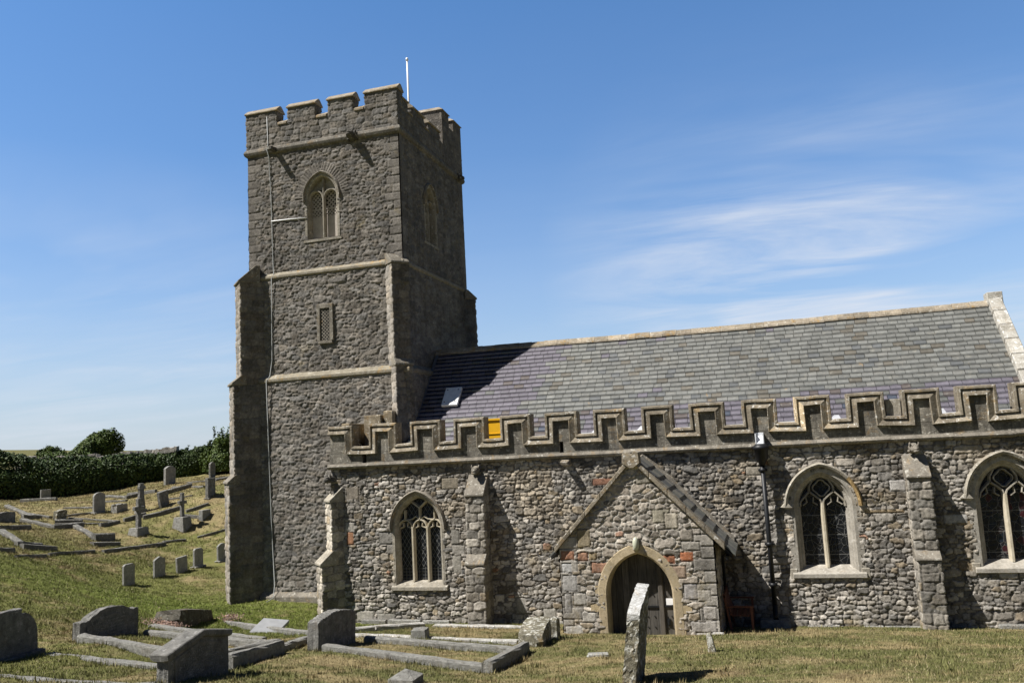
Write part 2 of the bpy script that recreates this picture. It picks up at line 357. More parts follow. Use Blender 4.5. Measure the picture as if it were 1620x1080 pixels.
def glass_mat(name, kind):
    m, t, b = new_mat(name); p = pos(t)
    sp = N(t, 'ShaderNodeSeparateXYZ'); t.links.new(p, sp.inputs[0]); x, z = sp.outputs[0], sp.outputs[2]
    if kind == 'diamond':
        def tri(v, per):
            f = mathn(t, 'FRACT', mathn(t, 'DIVIDE', v, per)); return mathn(t, 'ABSOLUTE', mathn(t, 'SUBTRACT', f, .5))
        zz = mathn(t, 'MULTIPLY', z, .62)
        d = mathn(t, 'MINIMUM', tri(mathn(t, 'ADD', x, zz), .135), tri(mathn(t, 'SUBTRACT', x, zz), .135))
        q = mathn(t, 'MINIMUM', tri(x, .105), tri(z, .095))
        low = mathn(t, 'LESS_THAN', z, 1.62)
        d = mathn(t, 'ADD', mathn(t, 'MULTIPLY', q, low), mathn(t, 'MULTIPLY', d, mathn(t, 'SUBTRACT', 1.0, low)))
        lead = mathn(t, 'LESS_THAN', d, .062)
        glass = (.010, .011, .013)
    else:
        v = N(t, 'ShaderNodeTexVoronoi', feature='DISTANCE_TO_EDGE'); mp = N(t, 'ShaderNodeMapping'); mp.inputs['Scale'].default_value = (1, .01, .8)
        t.links.new(p, mp.inputs[0]); t.links.new(mp.outputs[0], v.inputs['Vector']); v.inputs['Scale'].default_value = 6.5
        lead = mathn(t, 'LESS_THAN', v.outputs['Distance'], .018)
        bar = mathn(t, 'LESS_THAN', mathn(t, 'ABSOLUTE', mathn(t, 'SUBTRACT', mathn(t, 'FRACT', mathn(t, 'DIVIDE', z, .52)), .5)), .022)
        lead = mathn(t, 'MAXIMUM', lead, bar)
        vc = N(t, 'ShaderNodeTexVoronoi'); t.links.new(mp.outputs[0], vc.inputs['Vector']); vc.inputs['Scale'].default_value = 6.5
        sc = N(t, 'ShaderNodeSeparateColor'); t.links.new(vc.outputs['Color'], sc.inputs[0])
        glass = ramp(t, sc.outputs[0], [(.0, (.010, .011, .013)), (.72, (.014, .014, .017)), (.84, (.045, .010, .013)), (.92, (.010, .016, .017)), (1.0, (.012, .016, .026))])
        if kind == 'dark': glass = (.010, .011, .013)
    c = mixc(t, lead, glass, (.105, .105, .10))
    t.links.new(c, b.inputs['Base Color'])
    t.links.new(mathn(t, 'ADD', mathn(t, 'MULTIPLY', lead, .4), .22), b.inputs['Roughness'])
    nw = noise(t, p, 9, 3, .6, 1.0); bumpn(t, b, nw, .7, .05)
    b.inputs['Specular IOR Level'].default_value = .25
    return m
M_GLD = glass_mat('leaded_diamond_glass', 'diamond'); M_GLS = glass_mat('stained_glass', 'stained'); M_GLK = glass_mat('dark_leaded_glass', 'dark')
def leaf_mat(name, a, bcol):
    m, t, b = new_mat(name); p = pos(t)
    at = N(t, 'ShaderNodeVertexColor', layer_name='Col')
    n = noise(t, p, 1.3, 4, .6)
    c = mixc(t, ramp(t, n, [(.3, 0.0), (.7, 1.0)]), a, bcol)
    c = mixc(t, 1.0, c, at.outputs[0], 'MULTIPLY')
    t.links.new(c, b.inputs['Base Color']); b.inputs['Roughness'].default_value = .6; b.inputs['Specular IOR Level'].default_value = .25
    return m
M_HEDGE = leaf_mat('hedge_leaf', (.018, .036, .008), (.052, .080, .016))
M_THORN = leaf_mat('hawthorn_leaf', (.040, .068, .012), (.082, .118, .020))
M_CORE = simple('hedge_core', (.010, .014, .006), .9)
M_BARK = simple('bark', (.10, .08, .06), .9)
M_PINK = leaf_mat('sedum', (.20, .135, .10), (.30, .19, .15))
def ground_mat():
    m, t, b = new_mat('turf'); p = pos(t)
    at = N(t, 'ShaderNodeVertexColor', layer_name='Col')
    n1 = noise(t, p, 7, 5, .65, 0, (1, 1.4, 1)); n2 = noise(t, p, 38, 4, .7)
    f = mathn(t, 'ADD', mathn(t, 'MULTIPLY', n1, .5), mathn(t, 'MULTIPLY', n2, .5))
    c = mixc(t, 1.0, at.outputs[0], ramp(t, f, [(.3, .62), (.5, .98), (.7, 1.4)]), 'MULTIPLY')
    t.links.new(c, b.inputs['Base Color']); b.inputs['Roughness'].default_value = .95; b.inputs['Specular IOR Level'].default_value = .08
    bumpn(t, b, n2, .8, .05); return m
M_TURF = ground_mat()
def grass_mat():
    m, t, b = new_mat('grass_blades'); at = N(t, 'ShaderNodeVertexColor', layer_name='Col')
    t.links.new(at.outputs[0], b.inputs['Base Color']); b.inputs['Roughness'].default_value = .7; b.inputs['Specular IOR Level'].default_value = .15
    return m
M_GRASS = grass_mat()

# ------------------------------------------------------------------ rubble masonry as displaced geometry
PAL = {
 'aisle': dict(cw=.20, ch=.118, depth=.032, base=(.272, .250, .218), lo=.42, hi=1.55, red=.006, pale=.12, och=.06, mortar=(.145, .132, .113), mw=.10, big=.13),
 'porch': dict(big=.16, cw=.24, ch=.135, depth=.030, base=(.30, .265, .22), lo=.6, hi=1.4, red=.012, pale=.16, och=.10, mortar=(.42, .39, .335), mw=.15),
 'tower': dict(big=.15, cw=.28, ch=.118, depth=.027, base=(.198, .181, .158), lo=.72, hi=1.28, red=.0, pale=.0, och=.0, mortar=(.185, .170, .149), mw=.06, rough=1.1, p=3.0, tilt=.7, warp=1.3),
 'butt': dict(cw=.40, ch=.235, depth=.020, base=(.165, .150, .130), lo=.70, hi=1.3, red=.0, pale=.0, och=.0, mortar=(.15, .138, .12), mw=.06, p=6, jit=.5, warp=.4, tilt=.5),
 'block': dict(cw=.34, ch=.25, depth=.022, base=(.265, .242, .205), lo=.6, hi=1.35, red=.0, pale=.06, och=.06, mortar=(.16, .145, .125), mw=.06, p=6, jit=.6, warp=.5, tilt=.6),
 'coursed': dict(cw=.40, ch=.21, depth=.020, base=(.185, .170, .149), lo=.78, hi=1.24, red=.0, pale=.0, och=.0, mortar=(.14, .129, .113), mw=.06, p=6, jit=.55, warp=.35, tilt=.6),
}
def rubble0(u, v, st, seed):
    cw, ch = st['cw'], st['ch']
    wp = st.get('warp', 1.0); pw = st.get('p', 3.4); jt = st.get('jit', 1.0)
    wu = u+(fbm(u*3.1, v*3.1, seed+50, 3)-.5)*.13*wp; wv = v+(fbm(u*2.3, v*2.3, seed+60, 3)-.5)*.11*wp
    wv = wv+(vn(u*.6, v*.15, seed+66)-.5)*.10*wp
    j0 = np.floor(wv/ch); F1 = np.full(u.shape, 9.0); F2 = F1.copy()
    I = np.zeros(u.shape); J = I.copy(); DU = I.copy(); DV = I.copy()
    for dj in (-1, 0, 1):
        j = j0+dj; off = .5*np.mod(j, 2)+h01(j, j*0, seed+3)*.8
        rw = .75+.6*h01(j, j*0+7, seed+4)                       # stones longer or shorter per course
        i0 = np.floor(wu/(cw*rw)-off)
        for di in (-2, -1, 0, 1, 2):
            i = i0+di
            pu = (i+off+.5+(h01(i, j, seed)-.5)*.75*jt)*cw*rw; pv = (j+.5+(h01(i, j, seed+1)-.5)*.50*jt)*ch
            du = (wu-pu)/(cw*rw); dv = (wv-pv)/ch
            d = (np.abs(du)**pw+np.abs(dv)**pw)**(1/pw)-h01(i, j, seed+2)*.34*jt
            n1 = d < F1
            F2 = np.where(n1, F1, np.minimum(F2, d))
            I = np.where(n1, i, I); J = np.where(n1, j, J); DU = np.where(n1, du, DU); DV = np.where(n1, dv, DV); F1 = np.where(n1, d, F1)
    e = F2-F1
    r1, r2_, r3, r4 = (h01(I, J, seed+k) for k in (11, 12, 13, 14))
    dep = st['depth']
    m = sst(.01, .19, e)
    hgt = dep*m*(.75+.7*r1)+m*(DU*(r2_-.5)*.05+DV*(r3-.62)*.05)*st.get('tilt', 1.0)+(fbm(u*13, v*13, seed+70, 4)-.5)*.036*st.get('rough', 1.0)+(fbm(u*3.5, v*3.5, seed+75, 3)-.5)*.03
    b = np.array(st['base']); shade = st['lo']+(st['hi']-st['lo'])*r4
    c = b*shade[..., None]
    k = h01(I, J, seed+21)[..., None]; hue = (h01(I, J, seed+22)[..., None]-.5)
    c = c*np.array([1, 1, 1])+hue*np.array([.018, .004, -.012])
    a0 = st['red']; a1 = a0+st['och']; a2 = a1+st['pale']
    c = np.where(k < a0, np.array([.30, .185, .13])*(.6+.4*shade[..., None]), c)
    c = np.where((k >= a0) & (k < a1), np.array([.26, .215, .155])*(.6+.5*shade[..., None]), c)
    c = np.where((k >= a1) & (k < a2), b*1.55*(.85+.2*shade[..., None]), c)
    mw = st['mw']; mm = (1-sst(mw*.5, mw*1.6, e))[..., None]
    c = c*(.78+.44*fbm(u*15, v*15, seed+80, 3))[..., None]; c = c*(1-mm)+np.array(st['mortar'])*mm
    return hgt, np.clip(c, .01, .9), e, h01(I, J, seed+31)
def rubble(u, v, st, seed):
    h, c, e, _ = rubble0(u, v, st, seed)
    if st.get('big'):
        # scattered larger stones bedded among the small ones
        st2 = dict(st, cw=st['cw']*1.95, ch=st['ch']*1.75, p=5, jit=.7)
        h2, c2, e2, k = rubble0(u, v, st2, seed+500); m = (k < st['big'])
        h = np.where(m, h2, h); c = np.where(m[..., None], c2, c); e = np.where(m, e2, e)
    return h, c, e
def quoin(u_dist, v, seed, hgt, c, e, base=(.25, .225, .19), row=.30):
    """squared corner stones: alternate long and short, one per row"""
    rj = np.floor(v/row); L = np.where(np.mod(rj, 2) == 0, .52, .30)*(.85+.3*h01(rj, rj*0, seed))
    ins = u_dist < L
    ev = np.minimum(np.minimum(np.mod(v, row), row-np.mod(v, row)), L-u_dist)
    f = sst(.0, .025, ev); sh = .72+.5*h01(rj, rj*0+3, seed+5)
    hq = .030*f+(fbm(u_dist*9, v*9, seed+9, 3)-.5)*.012
    cq = np.array(base)*sh[..., None]*(.55+.45*f[..., None])
    return np.where(ins, hq, hgt), np.where(ins[..., None], cq, c)
def samples(L, res): return np.linspace(0, L, max(2, int(math.ceil(L/res))+1))
def grid_faces(nu, nv, wrap=False):
    i = np.arange(nu if wrap else nu-1); j = np.arange(nv-1)
    I, J = np.meshgrid(i, j, indexing='ij'); I2 = (I+1) % nu
    return np.stack([I*nv+J, I2*nv+J, I2*nv+J+1, I*nv+J+1], -1).reshape(-1, 4)
class NB:
    def __init__(s): s.V = []; s.F = []; s.C = []; s.n = 0
    def add(s, V, F, C):
        s.V.append(np.asarray(V).reshape(-1, 3)); s.F.append(np.asarray(F)+s.n); s.C.append(np.asarray(C).reshape(-1, 3)); s.n += len(s.V[-1])
    def ring(s, x0, x1, y0, y1, z0, z1, st, seed, res=(.03,)*4, q=True, M=None, vres=None, taper=0, qbase=(.25, .225, .19), cf=None):
        """four displaced walls of a box; res per side S,E,N,W"""
        us = []; P = []; Nn = []; side = []; loc = []
        lens = (x1-x0, y1-y0, x1-x0, y1-y0); st0 = ((x0, y0), (x1, y0), (x1, y1), (x0, y1)); dr = ((1, 0), (0, 1), (-1, 0), (0, -1)); nr = ((0, -1), (1, 0), (0, 1), (-1, 0))
        acc = 0
        for k in range(4):
            t = samples(lens[k], res[k])[:-1]
            for a in t:
                P.append((st0[k][0]+dr[k][0]*a, st0[k][1]+dr[k][1]*a)); us.append(acc+a); loc.append(min(a, lens[k]-a)); side.append(k)
                if a == 0:
                    pn = nr[k-1]; Nn.append((nr[k][0]+pn[0], nr[k][1]+pn[1]))
                else: Nn.append(nr[k])
            acc += lens[k]
        us = np.array(us); P = np.array(P); Nn = np.array(Nn, float); loc = np.array(loc)
        zs = z0+samples(z1-z0, vres or min(res)); U, Vv = np.meshgrid(us, zs, indexing='ij')
        h, c, e = rubble(U, Vv, st, seed)
        if q: h, c = quoin(np.repeat(loc[:, None], len(zs), 1), Vv+h01(np.array(side)*1.0, np.array(side)*0.0, seed)[:, None]*0, seed, h, c, e, qbase)
        if cf is not None: c = cf(U, Vv, c)
        X = P[:, 0][:, None]+Nn[:, 0][:, None]*h; Y = P[:, 1][:, None]+Nn[:, 1][:, None]*h; Z = Vv+(fbm(U*8, Vv*8, seed+5, 2)-.5)*.012*((Vv > z0+.01) & (Vv < z1-.01))
        if taper:
            cx, cyy = (x0+x1)/2, (y0+y1)/2; f = 1-taper*(Vv-z0)/(z1-z0); X = cx+(X-cx)*f; Y = cyy+(Y-cyy)*f
        V = np.stack([X, Y, Z], -1)
        if M is not None:
            A = np.array(M); V = V@A[:3, :3].T+A[:3, 3]
        s.add(V, grid_faces(len(us), len(zs), True), c)
    def panel(s, x0, x1, z0, z1, y, st, seed, res=.025, keep=None, cf=None, axis='S', qL=False, qR=False, edge=None, qbase=(.25, .225, .19)):
        """displaced wall panel; axis S: faces -Y, runs +X ; E: faces +X, runs +Y ; W: faces -X"""
        us = x0+samples(x1-x0, res); zs = z0+samples(z1-z0, res); U, Vv = np.meshgrid(us, zs, indexing='ij')
        h, c, e = rubble(U, Vv, st, seed)
        if qL: h, c = quoin(U-x0, Vv, seed+1, h, c, e, qbase)
        if qR: h, c = quoin(x1-U, Vv, seed+2, h, c, e, qbase)
        if cf is not None:
            r = cf(U, Vv, c, h)
            c, h = r
        if axis == 'S': V = np.stack([U, y-h, Vv], -1)
        elif axis == 'E': V = np.stack([y+h, U, Vv], -1)
        else: V = np.stack([y-h, U, Vv], -1)
        F = grid_faces(len(us), len(zs)); C = c.reshape(-1, 3)
        if keep is not None:
            cu = (U[:-1, :-1]+U[1:, 1:])/2; cv = (Vv[:-1, :-1]+Vv[1:, 1:])/2
            F = F[keep(cu, cv).reshape(-1)]
        s.add(V, F, C)
    def build(s, name, mat, parent=None):
        me = npmesh(name, np.concatenate(s.V), np.concatenate(s.F), np.concatenate(s.C), True)
        o = link(name, me, mat)
        if parent: child(o, parent)
        return o

# ------------------------------------------------------------------ arches
def arch_R(a, rise): return (a*a+rise*rise)/(2*a)
def arch_path(cx, a, z0, zs, rise, n=14):
    Rr = arch_R(a, rise); th = math.acos((Rr-a)/Rr); pts = [(cx-a, z0), (cx-a, zs)]
    for i in range(1, n+1):
        t = math.pi-th*i/n; pts.append((cx-a+Rr+Rr*math.cos(t), zs+Rr*math.sin(t)))
    for i in range(n-1, -1, -1):
        t = math.pi-th*i/n; pts.append((cx+a-Rr-Rr*math.cos(t), zs+Rr*math.sin(t)))
    pts.append((cx+a, z0)); return pts
def arch_inside(U, V, cx, a, z0, zs, rise):
    Rr = arch_R(a, rise); du = np.abs(U-cx)
    return (du < a) & (V > z0) & ((V < zs) | ((du-a+Rr)**2+(V-zs)**2 < Rr*Rr))
def plate(mb, path, y):
    mb.add([(x, y, z) for x, z in path], [tuple(range(len(path)))])
def bar_prof(w, y0, y1, ch=.4):
    """chamfered bar centred on its path: w wide, front at y0, back at y1"""
    h = w/2; c = h*ch
    return [(-h, y1), (-h, y0+(y1-y0)*.55), (-c, y0), (c, y0), (h, y0+(y1-y0)*.55), (h, y1)]

# =================================================================== CHURCH
CH = empty('church', (-3, 2, 0), 'grey rubble stone church with battlemented tower, slate roof, porch and pointed windows', 'church')
rnd = random.Random(5)

# ---- tower walls
TX0, TX1, TY0, TY1 = -17.42, -11.36, 1.70, 8.05
def tower_col(U, V, c):
    d = 1-.10*sst(7, 16, V); return c*d[..., None] if hasattr(d, 'shape') else c
nb = NB()
nb.ring(TX0+.02, TX1+.15, TY0-.22, TY1+.2, -.6, 7.86, PAL['tower'], 3, (.032, .05, .12, .12), vres=.032, q=False)
nb.ring(TX0+.02, TX1+.02, TY0-.10, TY1+.1, 7.95, 11.60, dict(PAL['tower'], base=(.182, .166, .145), mortar=(.168, .154, .135)), 9, (.032, .045, .12, .12), vres=.032, q=False)
# upper stage in front and side panels so that the belfry windows can open
BW = (-14.40, .67, 12.82, 14.35, .86)     # S belfry window: centre, half width, sill, spring, rise
EW_ = (4.35, .60, 12.82, 14.30, .78)
SLIT = (-14.50, -14.12, 9.14, 10.26)
def kS(U, V): return ~arch_inside(U, V, BW[0], BW[1]-.06, BW[2], BW[3], BW[4]-.06)
def kE(U, V): return ~arch_inside(U, V, EW_[0], EW_[1]-.06, EW_[2], EW_[3], EW_[4]-.06)
def belf_cf(U, V, c, h):
    # ring of thin voussoirs over the belfry arch
    cx, a, z0, zs, rise = BW
    Rr = arch_R(a, rise); du = np.abs(U-cx); rr = np.hypot(du-a+Rr, V-zs)-Rr
    ins = (V > zs-.1) & (rr > -.05) & (rr < .42)
    ang = np.arctan2(V-zs, (du-a+Rr))*(Rr+.2)
    ph = np.mod(ang/.105+.5*(U > cx), 1); k = np.floor(ang/.105)+100*(U > cx)
    f = sst(0, .18, np.minimum(ph, 1-ph)); sh = .75+.5*h01(k, k*0, 77)
    c = np.where(ins[..., None], np.array([.18, .163, .142])*(sh*(.6+.4*f))[..., None], c)
    h = np.where(ins, .03*f*(.6+.8*h01(k, k*0, 78))+.004, h); return c, h
TU = dict(PAL['tower']); TU['base'] = (.168, .153, .134); TU['mortar'] = (.155, .142, .124); PAL['coursed']['base'] = (.160, .147, .130)
TM = dict(PAL['tower']); TM['base'] = (.182, .166, .145); TM['mortar'] = (.168, .154, .135)
nb.panel(TX0, TX1, 11.68, 16.32, TY0, TU, 21, .032, kS, belf_cf, 'S', True, True, qbase=(.172, .157, .138))
nb.panel(TY0, TY1, 11.68, 16.32, TX1, TU, 23, .05, kE, None, 'E', True, True, qbase=(.172, .157, .138))
nb.panel(TY0, TY1, 11.68, 16.32, TX0, PAL['tower'], 25, .12, None, None, 'W')
core = MB(); core.col = (.17, .155, .135); core.box(TX0+.03, TX1-.80, TY0+.75, TY1-.02, 11.6, 16.4); core.box(TX0+.03, TX1-.02, TY0, TY1, 7.9, 11.62)
core.box(TX0+.03, TX1+.1, TY0+.0, TY1+.1, -.5, 7.9)
for (z, yo, xo) in ((7.86, .2, .15), (11.62, .1, .02)):
    core.box(TX0+.04, TX1+xo-.02, TY0-yo+.02, TY1+yo-.02, z-.03, z+.02)
tw = nb.build('tower_wall', M_RUBT, CH)
# slit hole is covered by its frame; dark core
tcore = core.build('tower_core', M_RUBT, CH)
pl = MB()   # battered plinth course at the foot
pl.prism([(TY0-.40, -.6), (TY0-.40, .52), (TY0-.24, .66), (TY0, .66), (TY0, -.6)], 'x', TX0+.5, -13.5); pl.build('plinth', M_STR, CH, .015)

# ---- tower strings and offsets
def ring_prism(mb, x0, x1, y0, y1, prof):
    """prof: (out, z) swept round a rectangle"""
    k = len(prof); V = []
    for (cx, cyy, ox, oy) in ((x0, y0, -1, -1), (x1, y0, 1, -1), (x1, y1, 1, 1), (x0, y1, -1, 1)):
        for (o, z) in prof: V.append((cx+ox*o, cyy+oy*o, z))
    F = [(a*k+q, ((a+1) % 4)*k+q, ((a+1) % 4)*k+(q+1) % k, a*k+(q+1) % k) for a in range(4) for q in range(k)]
    mb.add(V, F)
mb = MB(); ring_prism(mb, TX0+.02, TX1+.15, TY0-.22, TY1+.2, [(-.3, 7.78), (.0, 7.78), (.075, 7.83), (.075, 7.93), (-.145, 8.13), (-.3, 8.13)]); mb.build('lower_string_course', M_TSTR, CH, .012)
mb = MB(); ring_prism(mb, TX0+.02, TX1+.02, TY0-.10, TY1+.1, [(-.3, 11.50), (.0, 11.50), (.07, 11.55), (.07, 11.64), (-.12, 11.80), (-.3, 11.80)]); mb.build('middle_string_course', M_TSTR, CH, .012)
mb = MB(); ring_prism(mb, TX0, TX1, TY0, TY1, [(-.3, 16.20), (.02, 16.20), (.10, 16.27), (.13, 16.36), (.10, 16.45), (.06, 16.50), (-.3, 16.50)]); mb.build('upper_string_course', M_STRD, CH, .012)

# ---- tower parapet with merlons
PX0, PX1, PY0, PY1 = TX0-.02, TX1+.02, TY0-.04, TY1+.04
par = MB()
def pwall(x0, x1, y0, y1, z0, z1): par.box(x0, x1, y0, y1, z0, z1)
T = .42
pwall(PX0, PX1, PY0, PY0+T, 16.46, 17.30); pwall(PX1-T, PX1, PY0+T, PY1, 16.46, 17.28); pwall(PX0, PX0+T, PY0+T, PY1, 16.46, 17.30); pwall(PX0+T, PX1-T, PY1-T, PY1, 16.46, 17.30)
for b in par.v: pass
nbp = NB(); nbp.ring(PX0, PX1, PY0, PY1, 16.46, 17.30, PAL['coursed'], 71, (.03, .04, .12, .12), vres=.03, q=False)
nbp.add([(PX0+T, PY0+T, 16.6), (PX1-T, PY0+T, 16.6), (PX1-T, PY1-T, 16.6), (PX0+T, PY1-T, 16.6), (PX0+T, PY0+T, 17.3), (PX1-T, PY0+T, 17.3), (PX1-T, PY1-T, 17.3), (PX0+T, PY1-T, 17.3)], np.array([(0, 1, 5, 4), (1, 2, 6, 5), (2, 3, 7, 6), (3, 0, 4, 7)]), np.full((8, 3), .16))
a_, b_ = np.array([(PX0, PY0), (PX1, PY0), (PX1, PY1), (PX0, PY1)]), np.array([(PX0+T, PY0+T), (PX1-T, PY0+T), (PX1-T, PY1-T), (PX0+T, PY1-T)])
nbp.add([(p[0], p[1], 17.295) for p in a_]+[(p[0], p[1], 17.295) for p in b_], np.array([(0, 1, 5, 4), (1, 2, 6, 5), (2, 3, 7, 6), (3, 0, 4, 7)]), np.full((8, 3), .16))
parapet = nbp.build('tower_parapet', M_RUBT, CH)
def cope_prof(y0, y1, z):  # ridge coping across a wall: weathered to both faces
    ym = y0*.62+y1*.38
    return [(y0-.07, z), (y0-.07, z+.05), (ym, z+.24), (ym+.1, z+.24), (y1+.07, z+.05), (y1+.07, z)]
def merlon(along, a0, a1, z0=17.30, z1=17.84, face=None, T=.42):
    m = MB(); m.col = (rnd.uniform(.85, 1.15),)*3
    if along == 'x':
        y0 = face; m = NB(); m.ring(a0, a1, y0, y0+T, z0-.01, z1+.01, PAL['coursed'], int(abs(a0)*13)+int(y0), (.03, .03, .1, .05) if y0 < 4 else (.1,)*4, False, vres=.03 if y0 < 4 else .1); o = m.build('merlon', M_RUBT, parapet)
        c = MB(); c.prism(cope_prof(y0, y0+T, z1), 'x', a0-.06, a1+.06)
    else:
        x1 = face; m = NB(); m.ring(x1-T, x1, a0, a1, z0-.01, z1+.01, PAL['coursed'], int(a0*17), (.04, .04, .1, .1), False, vres=.04); o = m.build('merlon', M_RUBT, parapet)
        c = MB(); c.prism([(-p[0]+2*x1-T-(x1-T)-0+0, p[1]) for p in cope_prof(0, T, z1)], 'y', a0-.06, a1+.06)
    c.build('merlon_coping', M_TCOPE, o if False else parapet, .01)
for a0, a1 in ((PX0, -16.17), (-15.68, -14.58), (-14.04, -13.06), (-12.57, PX1)): merlon('x', a0, a1, face=PY0)
for a0, a1 in ((PY0+T+.005, 2.52), (2.98, 4.05), (4.52, 5.62)): merlon('y', a0, a1, 17.28, 17.62 if a0 > 2 else 17.80, face=PX1)
for a0, a1 in ((PY0+T+.005, 2.9), (3.5, 4.7), (5.3, 6.5), (7.1, PY1-T-.005)): merlon('y', a0, a1, face=PX0+T)
for a0, a1 in ((PX0, -16.3), (-15.7, -14.6), (-14.0, -13.1)): merlon('x', a0, a1, face=PY1-T)
pass
for a0, a1 in ((-16.11, -15.74), (-14.52, -14.10), (-13.0, -12.63)):
    cc = MB(); cc.prism([(PY0-.06, 17.27), (PY0-.06, 17.35), (PY0+.16, 17.50), (PY0+.3, 17.50), (PY0+T+.05, 17.35), (PY0+T+.05, 17.27)], 'x', a0, a1); cc.build('crenel_sill', M_TCOPE, parapet, .01)
for a0, a1 in ((2.58, 2.92), (4.11, 4.46)):
    cc = MB(); cc.prism([(PX1+.06, 17.26), (PX1+.06, 17.31), (PX1-.16, 17.42), (PX1-.3, 17.42), (PX1-T-.05, 17.31), (PX1-T-.05, 17.26)], 'y', a0, a1); cc.build('crenel_sill', M_TCOPE, parapet, .01)

# stair turret at the north-east corner stands higher
tt = MB(); tt.box(-12.55, PX1+.03, 5.98, PY1+.03, 16.52, 18.25)
for b in ((-12.55, PX1+.031, 5.979, 6.73), (-12.55, PX1+.031, 7.25, PY1+.031)): tt.box(b[0], b[1], b[2], b[3], 18.20, 18.72)
tt.build('stair_turret', M_TASH, CH, .02)
tc_ = MB()
for y0, y1 in ((5.98, 6.73), (7.25, PY1+.03)):
    tc_.hexa([(-12.61, y0-.06, 18.725), (PX1+.09, y0-.06, 18.725), (PX1+.09, y1+.06, 18.725), (-12.61, y1+.06, 18.725)], [(-12.4, y0+.15, 18.92), (PX1-.15, y0+.15, 18.92), (PX1-.15, y1-.15, 18.92), (-12.4, y1-.15, 18.92)])
tc_.build('turret_coping', M_TCOPE, CH, .01)
# roof of the tower behind its parapet
mb = MB(); mb.box(PX0+T+.01, PX1-T-.01, PY0+T+.01, PY1-T-.01, 16.45, 16.60); mb.build('tower_roof', M_LEAD, CH)

# ---- gargoyles and spout on the tower
def beast(name, p, d, s, mat, parent):
    """grotesque head: body, brow, muzzle, ears; p root, d outward direction"""
    m = bmesh.new(); d = Vector(d).normalized(); side = d.cross(Vector((0, 0, 1))).normalized(); upv = side.cross(d)
    def blob(a, b, c, rx, ry, rz, sub=2):
        r = bmesh.ops.create_icosphere(m, subdivisions=sub, radius=1)
        for v in r['verts']:
            q = v.co; v.co = Vector(p)+d*(a+q.x*rx)*s+side*(b+q.y*ry)*s+upv*(c+q.z*rz)*s
    blob(.1, 0, 0, .75, .48, .50); blob(.75, 0, -.02, .48, .42, .42); blob(1.12, 0, -.20, .32, .27, .17); blob(1.05, 0, .02, .34, .25, .16)
    for k in (-1, 1):
        blob(.85, k*.22, .30, .16, .13, .11, 1); blob(.5, k*.40, .38, .15, .10, .26, 1); blob(.2, k*.45, -.3, .3, .13, .18, 1); blob(1.0, k*.16, .15, .09, .07, .07, 1)
    rr = random.Random(int(p[0]*10))
    for v in m.verts: v.co += Vector((rr.uniform(-1, 1), rr.uniform(-1, 1), rr.uniform(-1, 1)))*.035*s
    for f in m.faces: f.smooth = True
    me = bpy.data.meshes.new(name); m.to_mesh(me); m.free(); o = link(name, me, mat); child(o, parent)
    a_ = me.color_attributes.new('Col', 'FLOAT_COLOR', 'POINT'); a_.data.foreach_set('color', np.ones(len(me.vertices)*4, np.float32)); return o
M_GARG = stone('gargoyle_stone', (.045, .042, .037), (.12, .11, .095), 8, .2, attr=False)
beast('gargoyle', (-13.10, 1.72, 16.33), (.05, -1, .12), .36, M_GARG, CH)
beast('gargoyle', (TX1-.02, 7.45, 16.30), (1, -.05, .0), .28, M_GARG, CH)
sp_ = MB(); sp_.hexa([(-16.31, 1.22, 16.23), (-16.14, 1.22, 16.23), (-16.14, 1.72, 16.26), (-16.31, 1.72, 16.26)], [(-16.31, 1.22, 16.35), (-16.14, 1.22, 16.35), (-16.14, 1.72, 16.42), (-16.31, 1.72, 16.42)])
sp_.build('water_spout', M_GARG, CH, .01)

# ---- belfry windows and slit
def lattice(mb, x0, x1, z0, z1, y, pitch, w):
    """pierced diamond lattice of crossing bars clipped to a rectangle"""
    for sgn in (1, -1):
        k0 = int(math.floor((x0-sgn*z1)/pitch if sgn > 0 else (x0+z0)/pitch))-1
        k1 = int(math.ceil((x1-sgn*z0)/pitch if sgn > 0 else (x1+z1)/pitch))+1
        for k in range(k0, k1+1):
            c = k*pitch           # line x - sgn*z = c
            pts = []
            for z in (z0, z1):
                x = c+sgn*z
                pts.append((x, z))
            (xa, za), (xb, zb) = pts
            t0, t1 = 0.0, 1.0
            dx, = (xb-xa,)
            lo, hi = (x0-xa)/dx, (x1-xa)/dx
            if lo > hi: lo, hi = hi, lo
            t0 = max(t0, lo); t1 = min(t1, hi)
            if t1-t0 < .02: continue
            a = Vector((xa+dx*t0, za+(zb-za)*t0)); b = Vector((xa+dx*t1, za+(zb-za)*t1))
            n = (b-a).normalized(); n = Vector((-n.y, n.x))*w/2
            yy = y+(.004 if sgn > 0 else 0)
            mb.hexa([(a.x-n.x, yy, a.y-n.y), (b.x-n.x, yy, b.y-n.y), (b.x-n.x, yy+.03, b.y-n.y), (a.x-n.x, yy+.03, a.y-n.y)],
                    [(a.x+n.x, yy, a.y+n.y), (b.x+n.x, yy, b.y+n.y), (b.x+n.x, yy+.03, b.y+n.y), (a.x+n.x, yy+.03, a.y+n.y)])
